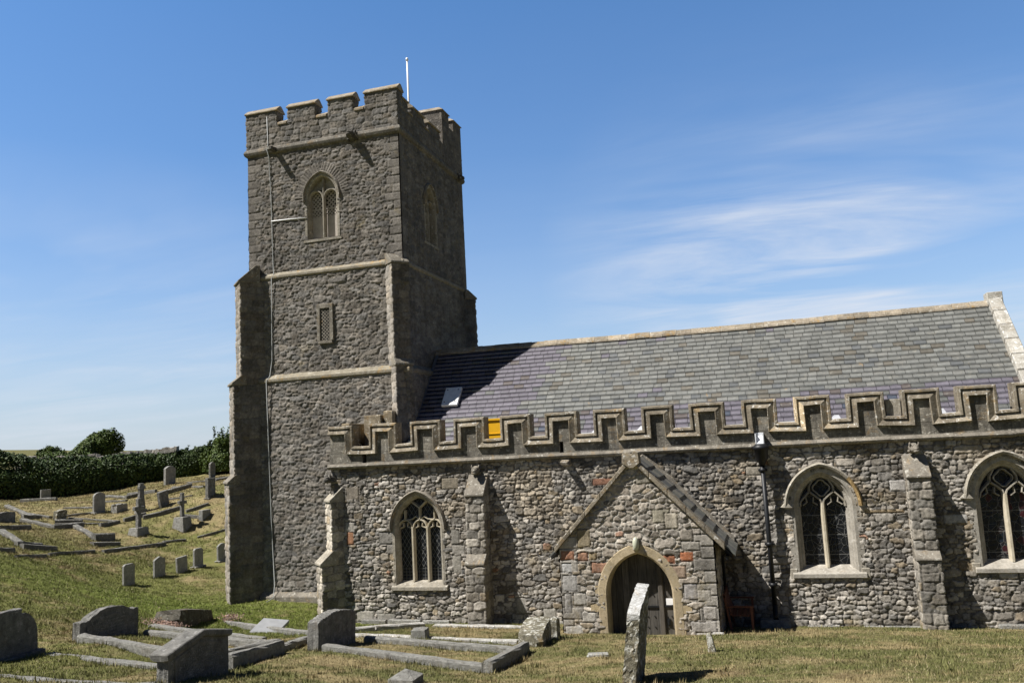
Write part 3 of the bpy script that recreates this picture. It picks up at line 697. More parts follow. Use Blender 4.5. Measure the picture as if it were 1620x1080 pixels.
def belfry(parent, T_, cx, a, z0, zs, rise, detail=True):
    def B(m, *k, **kw): return m.build(*k, **kw)
    mb = MB(); mb.M = T_; mb.sweep(arch_path(cx, a, z0, zs, rise), [(-.02, .12), (-.02, -.035), (.07, -.035), (.10, .0), (.13, .16), (.13, .5), (.0, .5)])
    win = mb.build('belfry_window', M_DRESSG, parent)
    mb = MB(); mb.M = T_; mb.sweep(arch_path(cx, a+.02, zs-.12, zs, rise+.02), [(-.07, .05), (-.07, -.06), (-.03, -.11), (.01, -.09), (.015, .05)])
    mb.build('hood_mould', M_STR, win)
    mb = MB(); mb.M = T_; mb.prism([(.5, z0-.1), (-.05, z0-.1), (-.05, z0-.02), (.3, z0+.06), (.5, z0+.06)], 'x', cx-a-.08, cx+a+.08); mb.build('sill', M_DRESSG, win)
    mb = MB(); mb.M = T_; mb.sweep([(cx, z0+.03), (cx, zs+.1)], bar_prof(.11, .05, .19)); 
    lw = (a-.13-.055)/2
    for s_ in (-1, 1):
        lc = cx+s_*(lw+.055)
        mb.sweep(arch_path(lc, lw+.02, zs-.02, zs, lw*1.05, 8)[1:-1], bar_prof(.08, .06, .19))
    mb.sweep([(cx, zs+.05), (cx, zs+rise-.12)], bar_prof(.07, .07, .19))
    mb.build('mullion', M_DRESSG, win)
    # stone infill of the head
    sp2 = MB(); sp2.M = T_
    pth = arch_path(cx, a-.11, zs+.30, zs+.30, rise-.36); plate(sp2, pth, .22); sp2.build('tracery_head', M_DRESSG, win)
    bd = MB(); bd.M = T_; lt = MB(); lt.M = T_
    for s_ in (-1, 1):
        lc = cx+s_*(lw+.055); bd.box(lc-lw-.02, lc+lw+.02, .26, .30, z0, z0+.88)
        lattice(lt, lc-lw-.02, lc+lw+.02, z0+.88, z0+1.14, .26, .135, .036); lattice(lt, lc-lw-.02, lc+lw+.02, z0+1.16, zs+.32, .26, .155, .042)
    lt.box(cx-2*lw-.08, cx+2*lw+.08,   .258, .30, z0+1.13, z0+1.17)
    bd.build('board', M_PLANK, win); lt.build('lattice', M_PLANK, win)
    vd = MB(); vd.M = T_; plate(vd, arch_path(cx, a, z0, zs, rise), .62); vd.build('dark_opening', M_VOID, win)
    return win
belfry(CH, Matrix.Translation((0, TY0, 0)), *BW)
TE = Matrix(((0, -1, 0, TX1), (1, 0, 0, 0), (0, 0, 1, 0), (0, 0, 0, 1)))
belfry(CH, TE, *EW_)
mb = MB(); yf = TY0-.10
x0, x1, z0, z1 = SLIT
for b in ((x0-.12, x0, z0-.02, z1+.16), (x1, x1+.13, z0-.02, z1+.16), (x0, x1, z1, z1+.16), (x0-.08, x1+.08, z0-.12, z0-.02)): mb.box(b[0], b[1], yf-.10, yf+.2, b[2], b[3])
slit = mb.build('slit_window', M_STR, CH, .012)
mb = MB(); lattice(mb, x0, x1, z0, z1, yf-.062, .125, .024); mb.build('lattice', M_STR, slit)
mb = MB(); mb.box(x0+.001, x1-.001, yf-.052, yf+.06, z0-.021, z1-.001); mb.build('dark_opening', M_VOID, slit)

# ---- diagonal tower buttresses
def sunlit_face_cf(p, w, side):  # lightens one buttress face: sunlight painted into the stone colour
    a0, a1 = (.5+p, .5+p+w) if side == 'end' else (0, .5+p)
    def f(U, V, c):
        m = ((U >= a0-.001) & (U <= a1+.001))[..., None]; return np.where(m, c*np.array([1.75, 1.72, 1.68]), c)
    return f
def diag_buttress(corner, ang, w, stages, st, seed, parent, res=.035, mat=None, slope=M_STR, name='buttress', zoff=0, pale='end'):  # pale: face whose stone colour is brightened as if sunlit
    """corner: root point on plan; ang: outward direction; stages: (projection, z0, z1)"""
    Mx = Matrix.Translation((corner[0], corner[1], 0)) @ Matrix.Rotation(ang, 4, 'Z')
    n = NB()
    for i, (p, z0, z1) in enumerate(stages): n.ring(-.5, p, -w/2, w/2, z0, z1, st, seed+i*7, (res,)*4, False, Mx, vres=res, qbase=st['base'], cf=sunlit_face_cf(p, w, pale))
    o = n.build(name, mat or M_RUBT, parent)
    for i, (p, z0, z1) in enumerate(stages):
        c = MB(); c.M = Mx
        pn = stages[i+1][0]-.03 if i+1 < len(stages) else -.10
        h = max(.25, (p-pn)*1.05)
        c.prism([(p+.075, z1-.03), (p+.075, z1+.04), (pn, z1+.04+h), (pn-.15, z1+.04+h), (pn-.15, z1-.03)], 'y', -w/2-.045, w/2+.045)
        c.prism([(p+.02, z1-.16), (p+.02, z1-.03), (p-.2, z1-.03), (p-.2, z1-.16)], 'y', -w/2-.012, w/2+.012)
        c.build('weathering', slope, o, .015)
    return o
a225, a315, a45 = R(225), R(318), R(45)
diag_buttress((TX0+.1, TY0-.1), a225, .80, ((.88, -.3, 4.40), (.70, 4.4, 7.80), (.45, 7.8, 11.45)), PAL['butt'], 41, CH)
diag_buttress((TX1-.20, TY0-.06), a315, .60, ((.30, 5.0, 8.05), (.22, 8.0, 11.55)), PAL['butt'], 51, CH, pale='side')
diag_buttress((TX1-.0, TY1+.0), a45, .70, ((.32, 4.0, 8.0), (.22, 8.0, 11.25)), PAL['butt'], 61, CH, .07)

# ---- aisle wall with window openings
WIN1 = (-10.43, .80, 1.12, 2.82, 1.02)
WIN2 = (1.32, .80, 1.42, 3.12, .96); WIN3 = (5.72, .80, 1.52, 3.22, .98)
AX0, AX1 = -13.36, 12.0
def kA(U, V):
    k = np.ones(U.shape, bool)
    for w in (WIN1, WIN2, WIN3): k &= ~arch_inside(U, V, w[0], w[1]+.02, w[2]-.02, w[3], w[4]+.02)
    k &= ~((U > -5.3) & (U < -1.65) & (V < 3.6-abs(U+3.4)*.5))
    return k
def aisle_cf(U, V, c, h):
    # repointed patches near the foot of the wall; darker damp patches under the parapet
    pt = sst(.5, .62, fbm(U*.55, V*.9, 140, 4)+.25*sst(1.3, .2, V)-.1)
    c = c*(1+.22*pt)[..., None]; c = c*(1-.22*sst(.50, .62, fbm(U*.7, V*.35, 150, 4)+.12*sst(2.5, 4.4, V)))[..., None]
    br = sst(.54, .66, fbm(U*.9, V*1.2, 160, 4))[..., None]; c = c*(1-br*np.array([.0, .06, .16]))
    for (x0, x1, z0, z1, col) in ((-12.86, -12.62, 2.35, 2.75, (.34, .18, .105)), (-12.9, -12.6, 2.77, 3.05, (.42, .39, .34)), (-11.75, -11.30, 2.35, 2.72, (.24, .225, .20)), (-11.5, -11.22, 2.05, 2.34, (.26, .24, .21)),
                                  (-9.35, -9.08, 2.30, 2.75, (.25, .235, .205)), (-9.35, -8.92, 2.0, 2.29, (.30, .28, .245)), (-9.35, -9.05, 1.45, 1.98, (.30, .28, .24)), (-9.6, -9.05, 3.95, 4.3, (.27, .235, .18)), (-12.85, -12.4, 3.75, 4.15, (.24, .21, .17)),
                                  (3.0, 3.4, 3.45, 3.75, (.42, .40, .37)), (-.6, .1, 4.0, 4.25, (.30, .27, .22)), (-4.9, -4.3, 3.9, 4.1, (.28, .15, .10)), (2.35, 3.3, 2.9, 3.0, (.36, .28, .18)), (4.2, 4.75, 2.6, 2.82, (.40, .38, .35)), (-7.4, -7.1, .3, .75, (.33, .31, .27)), (-6.6, -6.2, .1, .45, (.36, .34, .30)), (-12.6, -12.0, .02, .35, (.36, .335, .29)), (-11.9, -11.3, .02, .28, (.33, .31, .27))):
        e = np.minimum(np.minimum(U-x0, x1-U), np.minimum(V-z0, z1-V)); f = sst(0, .025, e); ins = e > 0
        c = np.where(ins[..., None], np.array(col)*(.45+.55*f[..., None]), c); h = np.where(ins, .028*f+(fbm(U*9, V*9, 3, 3)-.5)*.012, h)
    return c, h
nb = NB(); nb.panel(AX0, AX1, -.5, 4.80, 0.0, PAL['aisle'], 101, .024, kA, aisle_cf, 'S')
nb.panel(0.0, 1.9, -.5, 4.80, AX0, PAL['aisle'], 103, .06, None, None, 'W'); nb.panel(0.0, 7.8, -.5, 4.80, AX1, PAL['aisle'], 105, .08, None, None, 'E')
aw = nb.build('aisle_wall', M_RUB, CH)
mb = MB(); mb.box(AX0+.02, AX1, .55, 1.2, -.5, 5.3); mb.build('wall_core', M_VOID, CH)
# footing course along the wall
mb = MB()
x = -12.4
while x < 7.5:
    w = rnd.uniform(.5, 1.2)
    if not (-5.9 < x < -1.0 or -5.9 < x+w < -1.0) and rnd.random() < .8:
        z = rnd.uniform(.10, .17) if x > 3.6 or x < -6 else .05
        mb = MB(); mb.col = (rnd.uniform(.8, 1.2),)*3; mb.box(x, x+w-.03, -rnd.uniform(.12, .22), .05, -.3, z); mb.build('footing_stone', M_KERB, CH, .03, jitter=.015)
    x += w

# ---- parapet of the aisle
par = MB()
GAPS = ((-12.20, -12.06), (-5.80, -5.68))
xs = [AX0]+[v for gp in GAPS for v in gp]+[AX1]
for i in range(0, len(xs), 2): par.box(xs[i], xs[i+1], -.10, .22, 4.80, 5.20)
for gp in GAPS: par.box(gp[0]-.1, gp[1]+.1, .222, .30, 4.82, 5.22)
MER = [(-13.36, -12.49), (-11.94, -10.98), (-10.52, -9.50), (-9.08, -8.08), (-7.59, -6.63), (-6.20, -5.20), (-4.73, -3.80), (-3.33, -2.44), (-1.99, -1.02), (-.56, .37), (.81, 1.75), (2.16, 3.09), (3.51, 4.43), (4.83, 5.75), (6.10, 7.02), (7.4, 8.32), (8.7, 9.6)]
for i, (a, b) in enumerate(MER):
    l = MER[i-1][1] if i else AX0; 
    par.box(l+.0 if i else a, a, -.098, .20, 5.201, 5.34) if i else None
parapet2 = par.build('aisle_parapet', M_ASH, CH, weld=False)
for a, b in MER:
    m = MB(); m.col = (rnd.uniform(.8, 1.2),)*3; m.box(a+.04, b-.04, -.10, .24, 5.202, 5.98); m.build('merlon', M_ASH, parapet2, .008)
ZT, ZC = 6.07, 5.41
path = [(AX0, ZT)]
for i, (a, b) in enumerate(MER):
    if i: path += [(a, ZC), (a, ZT)]
    path += [(b, ZT), (b, ZC)]
path = [p for p in path]; path.append((AX1, ZC))
cp_ = MB()
prof = [(.0, .26), (.0, -.13), (.02, -.17), (.075, -.18), (.095, -.125), (.245, -.20), (.262, -.19), (.262, -.09), (.10, -.09), (.10, .26)]
pale = {40, 41}
def tint(i):
    x0 = path[i][0]; x1_ = path[i+1][0]
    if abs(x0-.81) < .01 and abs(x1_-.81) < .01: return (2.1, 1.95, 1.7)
    return (rnd.uniform(.75, 1.2),)*3
# small irregularities: every joint slips a little
pj, own = [], []
for i in range(len(path)-1):
    (xa, za), (xb, zb) = path[i], path[i+1]; n_ = max(1, int(math.hypot(xb-xa, zb-za)/.24))
    for k in range(n_): pj.append((xa+(xb-xa)*k/n_+rnd.uniform(-.010, .010), za+(zb-za)*k/n_+rnd.uniform(-.012, .012))); own.append(i)
pj.append(path[-1]); tcache = {}
def tint2(j):
    key = (own[j], j//2)
    if key not in tcache: tcache[key] = tint(own[j])
    return tcache[key]
cp_.sweep(pj, prof, tint2)
cp_.build('parapet_coping', M_COPE, parapet2, weld=False)
m = MB(); m.box(3.12, 3.49, -.02, .12, 5.415, 5.85); m.build('infill_slab', M_DRESSG, parapet2, .01)
# string course under the parapet, in lengths
mb = MB(); x = AX0-.05
while x < AX1:
    w = rnd.uniform(1.2, 2.2); dz = rnd.uniform(-.012, .012); mb.col = (rnd.uniform(.8, 1.15),)*3; x2 = min(x+w, AX1)
    mb.prism([(.05, 4.72+dz), (-.10, 4.72+dz), (-.17, 4.76+dz), (-.185, 4.80+dz), (-.12, 4.885+dz), (.05, 4.885+dz)], 'x', x, x2-.004); x = x2
mb.build('string_course', M_STR, CH, weld=False)
# west return of the parapet, stepping up towards the tower
mb = MB()
mb.box(AX0, AX0+.30, .24, 1.46, 4.7, 5.5)
mb.col = (1.1, 1.05, .95)
mb.box(-13.10, -12.80, .26, 1.40, 5.5, 6.16); mb.box(-12.62, -12.0, .9, 1.44, 4.8, 6.40); mb.box(-11.95, -11.62, 1.0, 1.46, 4.8, 6.52); mb.build('parapet_return', M_COPE, CH, .02)

# ---- nave roof of slates
SLP = 1.11; RY, RZ = 4.23, 8.72
def rz(y): return RZ-SLP*(RY-y)
RX0, RX1 = TX1+.10, 6.86
nrm = Vector((0, -SLP, 1)).normalized(); dn = Vector((0, -1, -SLP)).normalized()
base = MB(); base.prism([(.62, rz(.62)-.22), (RY, RZ-.22), (2*RY-.62, rz(.62)-.22), (2*RY-.62, 3.0), (.62, 3.0)], 'x', RX0-.4, RX1+.2); 
base.build('roof_base', M_VOID, CH)
sv, sf, scol = [], [], []
EXP = .20; nrow = int((RY-.70)*math.hypot(1, SLP)/EXP)+1
ridge = Vector((0, RY, RZ))
for r_i in range(nrow):
    s0 = r_i*EXP; s1 = s0+EXP+.03
    x = RX0-rnd.uniform(0, .3); first = True
    while x < RX1:
        w = .31*rnd.uniform(.75, 1.2) if r_i < nrow-6 else .34
        xa, xb = max(x, RX0), min(x+w-.012, RX1); x += w
        if xb-xa < .03: continue
        ym = RY-(s0+EXP/2)*(1/math.hypot(1, SLP)); zm = rz(ym); xm = (xa+xb)/2
        bx = -6.3-1.0*(RZ-zm)/2.2+.25*math.sin(r_i*2.1)
        purple = zm < 6.20+.022*(xm+2)+(.05 if rnd.random() < .06 else 0) or xm < bx
        if zm > 8.42 and -9 < xm < 1.0 and rnd.random() < .3: purple = True
        if rnd.random() < .012: purple = True
        if zm < 6.2 and xm < -8.3 and rnd.random() < .75: purple = False
        if purple:
            k = rnd.uniform(.88, 1.12); c = [.186*k, .172*k, .203*k]
            q = rnd.random()
            if q < .08: c = [.155, .160, .150]
            elif q < .15: c = [.14, .118, .110]
            elif q < .23 and zm < 6.1: c = [.085, .10, .135]
        else:
            k = rnd.uniform(.82, 1.14); c = [.226*k, .230*k, .214*k]
            q = rnd.random()
            if q < .12: c = [.242*k, .242*k, .222*k]
            elif q < .20: c = [.165*k, .173*k, .174*k]
            elif q < .25: c = [.18*k, .165*k, .135*k]
        th = .004*rnd.uniform(.5, 1.8); lift = rnd.uniform(0, .004)-.045*math.sin(math.pi*(xm-RX0)/(RX1-RX0))**2+.03*float(vn(np.array(xm*.45), np.array(s0*.8), 7)-.5); tw_ = rnd.uniform(-.0035, .0035); sd = rnd.uniform(-.012, .012) if not purple else rnd.uniform(-.004, .004)
        A = ridge+dn*s0+nrm*lift; Bq = ridge+dn*(s1+sd)+nrm*(lift+.004+th*.6)
        b = len(sv)
        for xx, tz in ((xa, -tw_), (xb, tw_)):
            for P_, up_ in ((A, 0), (Bq, 0), (Bq, -.006)):
                q_ = P_+nrm*(up_+tz); sv.append((xx, q_.y, q_.z)); scol.append([.69*w_ for w_ in c])
        sf += [(b, b+1, b+4, b+3), (b+1, b+2, b+5, b+4), (b, b+3, b+5, b+2)] 
me = npmesh('nave_roof', sv, [f for f in sf], np.array(scol)); roof = link('nave_roof', me, M_SLATE); child(roof, CH)
bk = MB(); bk.col = (.19, .19, .17); bk.add([(RX0, RY, RZ), (RX1, RY, RZ), (RX1, 2*RY-.5, rz(.5)), (RX0, 2*RY-.5, rz(.5))], [(0, 1, 2, 3)]); bk.build('north_slope', M_SLATE, roof)
mb = MB(); x = RX0
while x < RX1:
    w = rnd.uniform(.42, .5); dz = rnd.uniform(-.010, .010)-.045*math.sin(math.pi*(x-RX0)/(RX1-RX0))**2; mb.col = (rnd.uniform(.8, 1.2),)*3
    mb.prism([(RY-.16, RZ-.13+dz), (RY-.15, RZ-.08+dz), (RY-.02, RZ+.07+dz), (RY+.02, RZ+.07+dz), (RY+.15, RZ-.08+dz), (RY+.16, RZ-.13+dz)], 'x', x, min(x+w, RX1)-.006); x += w
mb.build('ridge_tiles', M_TCOPE, roof, weld=False)
# lead strip at the foot of the slates and lead upstand against the tower
mb = MB(); y0 = 1.20
mb.add([(RX0, .60, 5.36), (RX1+5, .60, 5.36), (RX1+5, 1.26, 5.44), (RX0, 1.26, 5.44)], [(0, 1, 2, 3)])
for x0, x1 in ((-10.9, -10.55), (-9.4, -9.15), (-6.55, -6.25), (-5.1, -4.8), (-3.7, -3.4), (1.8, 2.1), (3.1, 3.5), (4.5, 4.8), (5.8, 6.05)):
    a = rnd.uniform(1.29, 1.34); mb.add([(x0, 1.2, rz(1.2)+.06), (x1, 1.2, rz(1.2)+.06), (x1-.05, a, rz(a)+.06), (x0+.12, a+rnd.uniform(-.03, .04), rz(a)+.06)], [(0, 1, 2, 3)])
mb.build('lead_gutter', M_LEAD, roof, weld=False)
# lead flashing against the tower
fl = MB(); fl.add([(RX0+.02, RY, RZ+.05), (RX0+.14, RY, RZ+.05), (RX0+.14, 1.6, rz(1.6)+.07), (RX0+.02, 1.6, rz(1.6)+.07)], [(0, 1, 2, 3)]); fl.build('lead_flashing', simple('dark_lead', (.13, .135, .15), .5), roof)
# white hatch lying on the slates
def slope_box(m, x0, x1, ya, yb, h0, h1):
    P_ = lambda x, y, h: (x, y-SLP*h/math.hypot(1, SLP), rz(y)+h/math.hypot(1, SLP))
    m.hexa([P_(x0, ya, h0), P_(x1, ya, h0), P_(x1, yb, h0), P_(x0, yb, h0)], [P_(x0, ya, h1), P_(x1, ya, h1), P_(x1, yb, h1), P_(x0, yb, h1)])
mb = MB(); slope_box(mb, -10.38, -9.80, 2.28, 2.84, .03, .13)
hatch = mb.build('roof_hatch', M_WPAINT, roof, .01)
for x_ in (-10.29, -9.90):
    for y_ in (2.38, 2.76): mb = MB(); slope_box(mb, x_-.018, x_+.018, y_-.012, y_+.012, .128, .14); mb.build('bolt', M_BLACK, hatch)
# gable coping at the east end
mb = MB(); n_ = 9
for i in range(n_):
    ya = RY-(RY-.4)*i/n_; yb = RY-(RY-.4)*(i+1)/n_+.012; mb.col = (rnd.uniform(.85, 1.15),)*3
    slope_box(mb, 6.84, 7.20, yb, ya, -.15, .22+rnd.uniform(-.01, .015))
mb.box(6.82, 7.24, RY-.20, RY+.25, RZ-.1, RZ+.30)
mb.col = (1, 1, 1); mb.prism([(.5, 5.0), (RY, RZ), (2*RY-.5, 5.0)], 'x', 6.9, 7.16)
mb.build('gable_coping', stone('gable_coping_stone', (.24, .22, .18), (.50, .48, .43), 4, .4, (.78, .77, .74), .25, 0, .5), CH, .015, weld=False)

# ---- aisle buttresses
def buttress(xc, w, stages, seed, parent, st='block', name='buttress', mat=None, qb=(.27, .245, .20)):
    n = NB()
    for i, (p, z0, z1) in enumerate(stages):
        n.ring(xc-w/2, xc+w/2, -p, .12, z0, z1, PAL[st], seed+i*5, (.024, .024, .2, .024), False, vres=.024, qbase=qb)
    o = n.build(name, mat or M_RUB, parent)
    for i, (p, z0, z1) in enumerate(stages):
        c = MB()
        pn = stages[i+1][0]+.02 if i+1 < len(stages) else .02; h = (p-pn)*1.25
        c.col = (rnd.uniform(.8, 1.1),)*3
        c.prism([(-p-.06, z1), (-p-.06, z1+.05), (-pn, z1+.05+h), (-pn+.12, z1+.05+h), (-pn+.12, z1)], 'x', xc-w/2-.035, xc+w/2+.035)
        c.build('weathering', M_STR, o, .012)
    return o
buttress(-8.38, .54, ((.72, -.4, 1.78), (.50, 1.78, 3.74)), 201, CH)
buttress(3.66, .52, ((.62, -.4, 1.76), (.46, 1.76, 3.80)), 221, CH)
buttress(8.0, .52, ((.62, -.4, 1.76), (.46, 1.76, 3.80)), 241, CH)
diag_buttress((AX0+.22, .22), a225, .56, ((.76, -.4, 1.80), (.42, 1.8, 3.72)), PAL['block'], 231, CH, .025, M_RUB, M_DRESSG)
for p in ((-8.42, -.08, 4.50), (3.66, -.08, 4.56)): beast('corbel_head', p, (.1, -1, -.1), .27, M_STR, CH)
beast('corbel_head', (AX0+.05, -.02, 4.42), (-.6, -1, -.1), .26, M_GARG, CH)
mb = MB(); mb.hexa([(-5.72, -.34, 4.52), (-5.5, -.30, 4.50), (-5.5, .0, 4.56), (-5.75, .0, 4.56)], [(-5.76, -.36, 4.62), (-5.55, -.32, 4.60), (-5.5, .0, 4.71), (-5.75, .0, 4.71)]); mb.build('water_spout', M_COPE, CH, .01)

# ---- aisle windows
def frame(w, parent, mat, prof, name='window'):
    mb = MB(); mb.sweep(arch_path(*w), prof, lambda i: (rnd.uniform(.86, 1.12),)*3); return mb.build(name, mat, parent, weld=False)
def sill(w, parent, mat, ext, z_off=0):
    mb = MB(); z = w[2]+z_off
    mb.prism([(.45, z-.16), (-.10, z-.16), (-.10, z-.05), (.02, z+.02), (.34, z+.15), (.45, z+.15)], 'x', w[0]-w[1]-ext, w[0]+w[1]+ext); mb.build('sill', mat, parent, .01)
# three-light window by the tower
cx, a, z0, zs, rs = WIN1
w1 = frame(WIN1, CH, M_DRESSG, [(-.06, .1), (-.06, -.035), (.02, -.035), (.05, .0), (.11, .10), (.12, .26), (.12, .42), (-.06, .42)])
sill(WIN1, w1, M_DRESSG, .12)
mb = MB(); mb.sweep(arch_path(cx, a+.10, zs-.02, zs, rs+.10), [(-.04, .05), (-.04, -.08), (.0, -.14), (.05, -.11), (.06, .05)]); mb.build('hood_mould', M_STR, w1)
mb = MB()
gl, gr = cx-a+.12, cx+a-.12; lw = (gr-gl-2*.115)/3; mx = [gl+lw+.0575, gl+2*lw+.1725]
for x_ in mx: mb.sweep([(x_, z0+.08), (x_, zs+.02)], bar_prof(.125, .10, .30))
lcs = [gl+lw/2, cx, gr-lw/2]
for lc in lcs:
    mb.sweep(arch_path(lc, lw/2+.03, zs-.01, zs, lw*.62, 8)[1:-1], bar_prof(.075, .12, .29))
    for s_ in (-1, 1): mb.sweep([(lc+s_*lw/2, zs-.02), (lc+s_*lw*.17, zs+.03), (lc+s_*lw*.22, zs+.15)], bar_prof(.05, .15, .27))
hz_ = zs+lw*.62
mb.sweep([(cx, hz_-.02), (cx, hz_+.38)], bar_prof(.085, .12, .29))
mb.sweep([(cx-.36, hz_+.62), (cx, hz_+.36), (cx+.30, hz_+.62)], bar_prof(.08, .125, .29))
for s_ in (-1, 1):
    lc = cx+s_*(lw+.115); mb.sweep([(lc, hz_-.02), (lc, hz_+.30)], bar_prof(.08, .12, .29))
    mb.sweep([(cx+s_*.02, hz_+.02), (cx+s_*.14, hz_+.10), (cx+s_*.26, hz_+.02), (lc, hz_-.02)], bar_prof(.05, .14, .28))
mb.build('mullion', M_MULL, w1, weld=False)
mb = MB(); plate(mb, arch_path(cx, a-.02, z0, zs, rs-.02), .24); mb.build('glass', M_GLD, w1)
# two-light windows with a quatrefoil head
def two_light(w, parent, gm):
    cx, a, z0, zs, rs = w
    fr = frame((cx, a, z0, zs, rs), parent, M_DRESS, [(-.12, .1), (-.12, -.03), (.06, -.03), (.085, .03), (.12, .05), (.15, .13), (.19, .15), (.235, .27), (.235, .45), (-.12, .45)])
    sill(w, fr, M_DRESS, .12, .0)
    for b_ in ((cx-a-.2, cx-a+.02), (cx+a-.02, cx+a+.22)): mb = MB(); mb.box(b_[0], b_[1], -.045, .1, z0-.2, z0+.10); mb.build('sill_block', M_DRESSG, fr, .03)
    mb = MB(); mb.sweep(arch_path(cx, a+.14, zs+.0, zs, rs+.15), [(-.05, .05), (-.05, -.09), (-.01, -.15), (.05, -.12), (.06, .05)], lambda i: (rnd.uniform(.9, 1.1),)*3 if i < 22 else (1.05, .80, .45)); mb.build('hood_mould', M_DRESSG, fr, weld=False)
    mb = MB(); mb.sweep([(cx, z0+.08), (cx, zs+.08)], bar_prof(.13, .12, .34)); mb.build('mullion', M_MULL, fr)
    mb = MB(); g_ = a-.235; pr = bar_prof(.075, .14, .33)
    for s_ in (-1, 1):
        lc = cx+s_*(g_/2+.03)
        mb.sweep([(cx, zs+.02), (cx+s_*.05, zs+.16), (cx+s_*.17, zs+.27), (lc, zs+.38)], pr)
        mb.sweep([(cx+s_*(g_+.02), zs-.02), (cx+s_*(g_-.01), zs+.12), (cx+s_*(g_-.13), zs+.25), (lc, zs+.38)], pr)
        mb.sweep([(lc, zs+.36), (cx+s_*.30, zs+.52), (cx+s_*.20, zs+.70)], pr)
        for k in (-1, 1): mb.sweep([(lc+k*.19, zs+.02), (lc+k*.08, zs+.10), (lc+k*.10, zs+.24)], bar_prof(.045, .17, .30))
    ring = []
    qz = zs+.47
    for q in range(4):
        for t in range(-3, 4):
            an = q*math.pi/2+t*R(22); ring.append((cx+.115*math.cos(q*math.pi/2)+.105*math.cos(an), qz+.115*math.sin(q*math.pi/2)+.105*math.sin(an)))
    ring.append(ring[0]); mb.sweep(ring, bar_prof(.05, .15, .31))
    mb.build('tracery', M_DRESSG, fr, weld=False)
    mb = MB(); plate(mb, arch_path(cx, a-.03, z0, zs, rs-.03), .30); mb.build('glass', gm, fr)
    return fr
two_light(WIN2, CH, M_GLK); two_light(WIN3, CH, M_GLS)

# ---- porch
PCX, PXL, PXR, PY = -3.38, -5.45, -1.48, -2.2
APX, EAV = 4.62, 2.44
PS = (APX-EAV)/(PCX-PXL)
DOOR = (-3.41, 1.06, -.1, 1.22, 1.26)
def kP(U, V): return (V < APX-abs(U-PCX)*PS+.02) & ~arch_inside(U, V, DOOR[0], DOOR[1]-.14, -1, DOOR[3], DOOR[4]-.14)
def porch_cf(U, V, c, h):
    blocks = [(-5.42, -5.06, 2.10, 2.34, (.36, .19, .12)), (-4.98, -4.70, 2.08, 2.30, (.33, .19, .125)), (-4.67, -4.45, 2.10, 2.30, (.32, .25, .15)), (-4.62, -4.12, 1.76, 2.04, (.36, .21, .14)),
              (-2.79, -2.45, 1.98, 2.20, (.36, .16, .09)), (-2.33, -2.00, 2.04, 2.28, (.40, .16, .08)), (-2.62, -2.2, 1.62, 1.94, (.36, .27, .20)), (-2.28, -1.95, 2.55, 2.85, (.27, .24, .20)),
              (-2.28, -1.80, 2.30, 2.53, (.33, .305, .26)), (-5.42, -5.15, 1.78, 2.02, (.46, .45, .43)), (-5.42, -5.02, 1.30, 1.72, (.36, .345, .32)), (-5.40, -5.2, .75, 1.25, (.34, .32, .29)), (-5.15, -4.8, .95, 1.28, (.38, .355, .31)),
              (-5.42, -4.95, .10, .45, (.42, .40, .36)), (-4.95, -4.55, .52, .80, (.40, .375, .33)), (-2.05, -1.62, 1.05, 1.35, (.38, .35, .30)), (-2.3, -1.95, 1.1, 1.5, (.32, .30, .28)), (-1.85, -1.52, .62, .95, (.40, .37, .33)), (-2.2, -1.55, .30, .58, (.36, .335, .30)), (-4.95, -4.6, 2.42, 2.9, (.30, .25, .17)), (-2.95, -2.5, 3.0, 3.35, (.33, .30, .23)), (-2.65, -2.30, 2.85, 3.25, (.38, .34, .27)), (-3.3, -2.95, 4.0, 4.25, (.34, .31, .25))]
    for (x0, x1, z0, z1, col) in blocks:
        wob = (fbm(U*7, V*7, 31, 2)-.5)*.03
        e = np.minimum(np.minimum(U-x0, x1-U), np.minimum(V-z0, z1-V))+wob; f = sst(0, .03, e); ins = e > 0
        var = .8+.4*fbm(U*12, V*12, 8, 3)
        c = np.where(ins[..., None], np.array(col)*(var*(.6+.4*f))[..., None], c); h = np.where(ins, .03*f+(fbm(U*9, V*9, 4, 3)-.5)*.02, h)
    return c, h
nb = NB(); nb.panel(PXL, PXR, -.4, 4.7, PY, PAL['porch'], 301, .022, kP, porch_cf, 'S', True, True, qbase=(.33, .305, .265))
nb.panel(PY-.0, .02, -.4, 2.42, PXR, PAL['porch'], 305, .03, None, None, 'E'); nb.panel(PY-.0, .02, -.4, 2.42, PXL, PAL['porch'], 307, .05, None, None, 'W')
porch = nb.build('porch', M_RUB, CH)
mb = MB(); da = arch_path(DOOR[0], DOOR[1], -.1, DOOR[3], DOOR[4], 15)
vc_ = {}
def vt(i):
    k = i//3 if i > 0 else -1
    if k not in vc_: vc_[k] = rnd.uniform(.84, 1.14)
    return (vc_[k]*rnd.uniform(.98, 1.02),)*3
mb.sweep(da, [(-.02, .05), (-.02, -.03), (.0, -.04), (.19, -.04), (.235, .0), (.25, .10), (.25, .55), (-.02, .55)], vt, yoff=PY)
mb.col = (1.02, 1.0, .95)
mb.box(-4.70, -4.46, PY-.035, PY+.1, .80, .99); mb.box(-2.36, -2.12, PY-.035, PY+.1, .76, .95)
mb.box(-4.56, -4.44, PY-.035, PY+.1, 1.25, 1.45); mb.box(-2.4, -2.31, PY-.035, PY+.1, .10, .45)
darch = mb.build('door_arch', M_HAM, porch, weld=False)
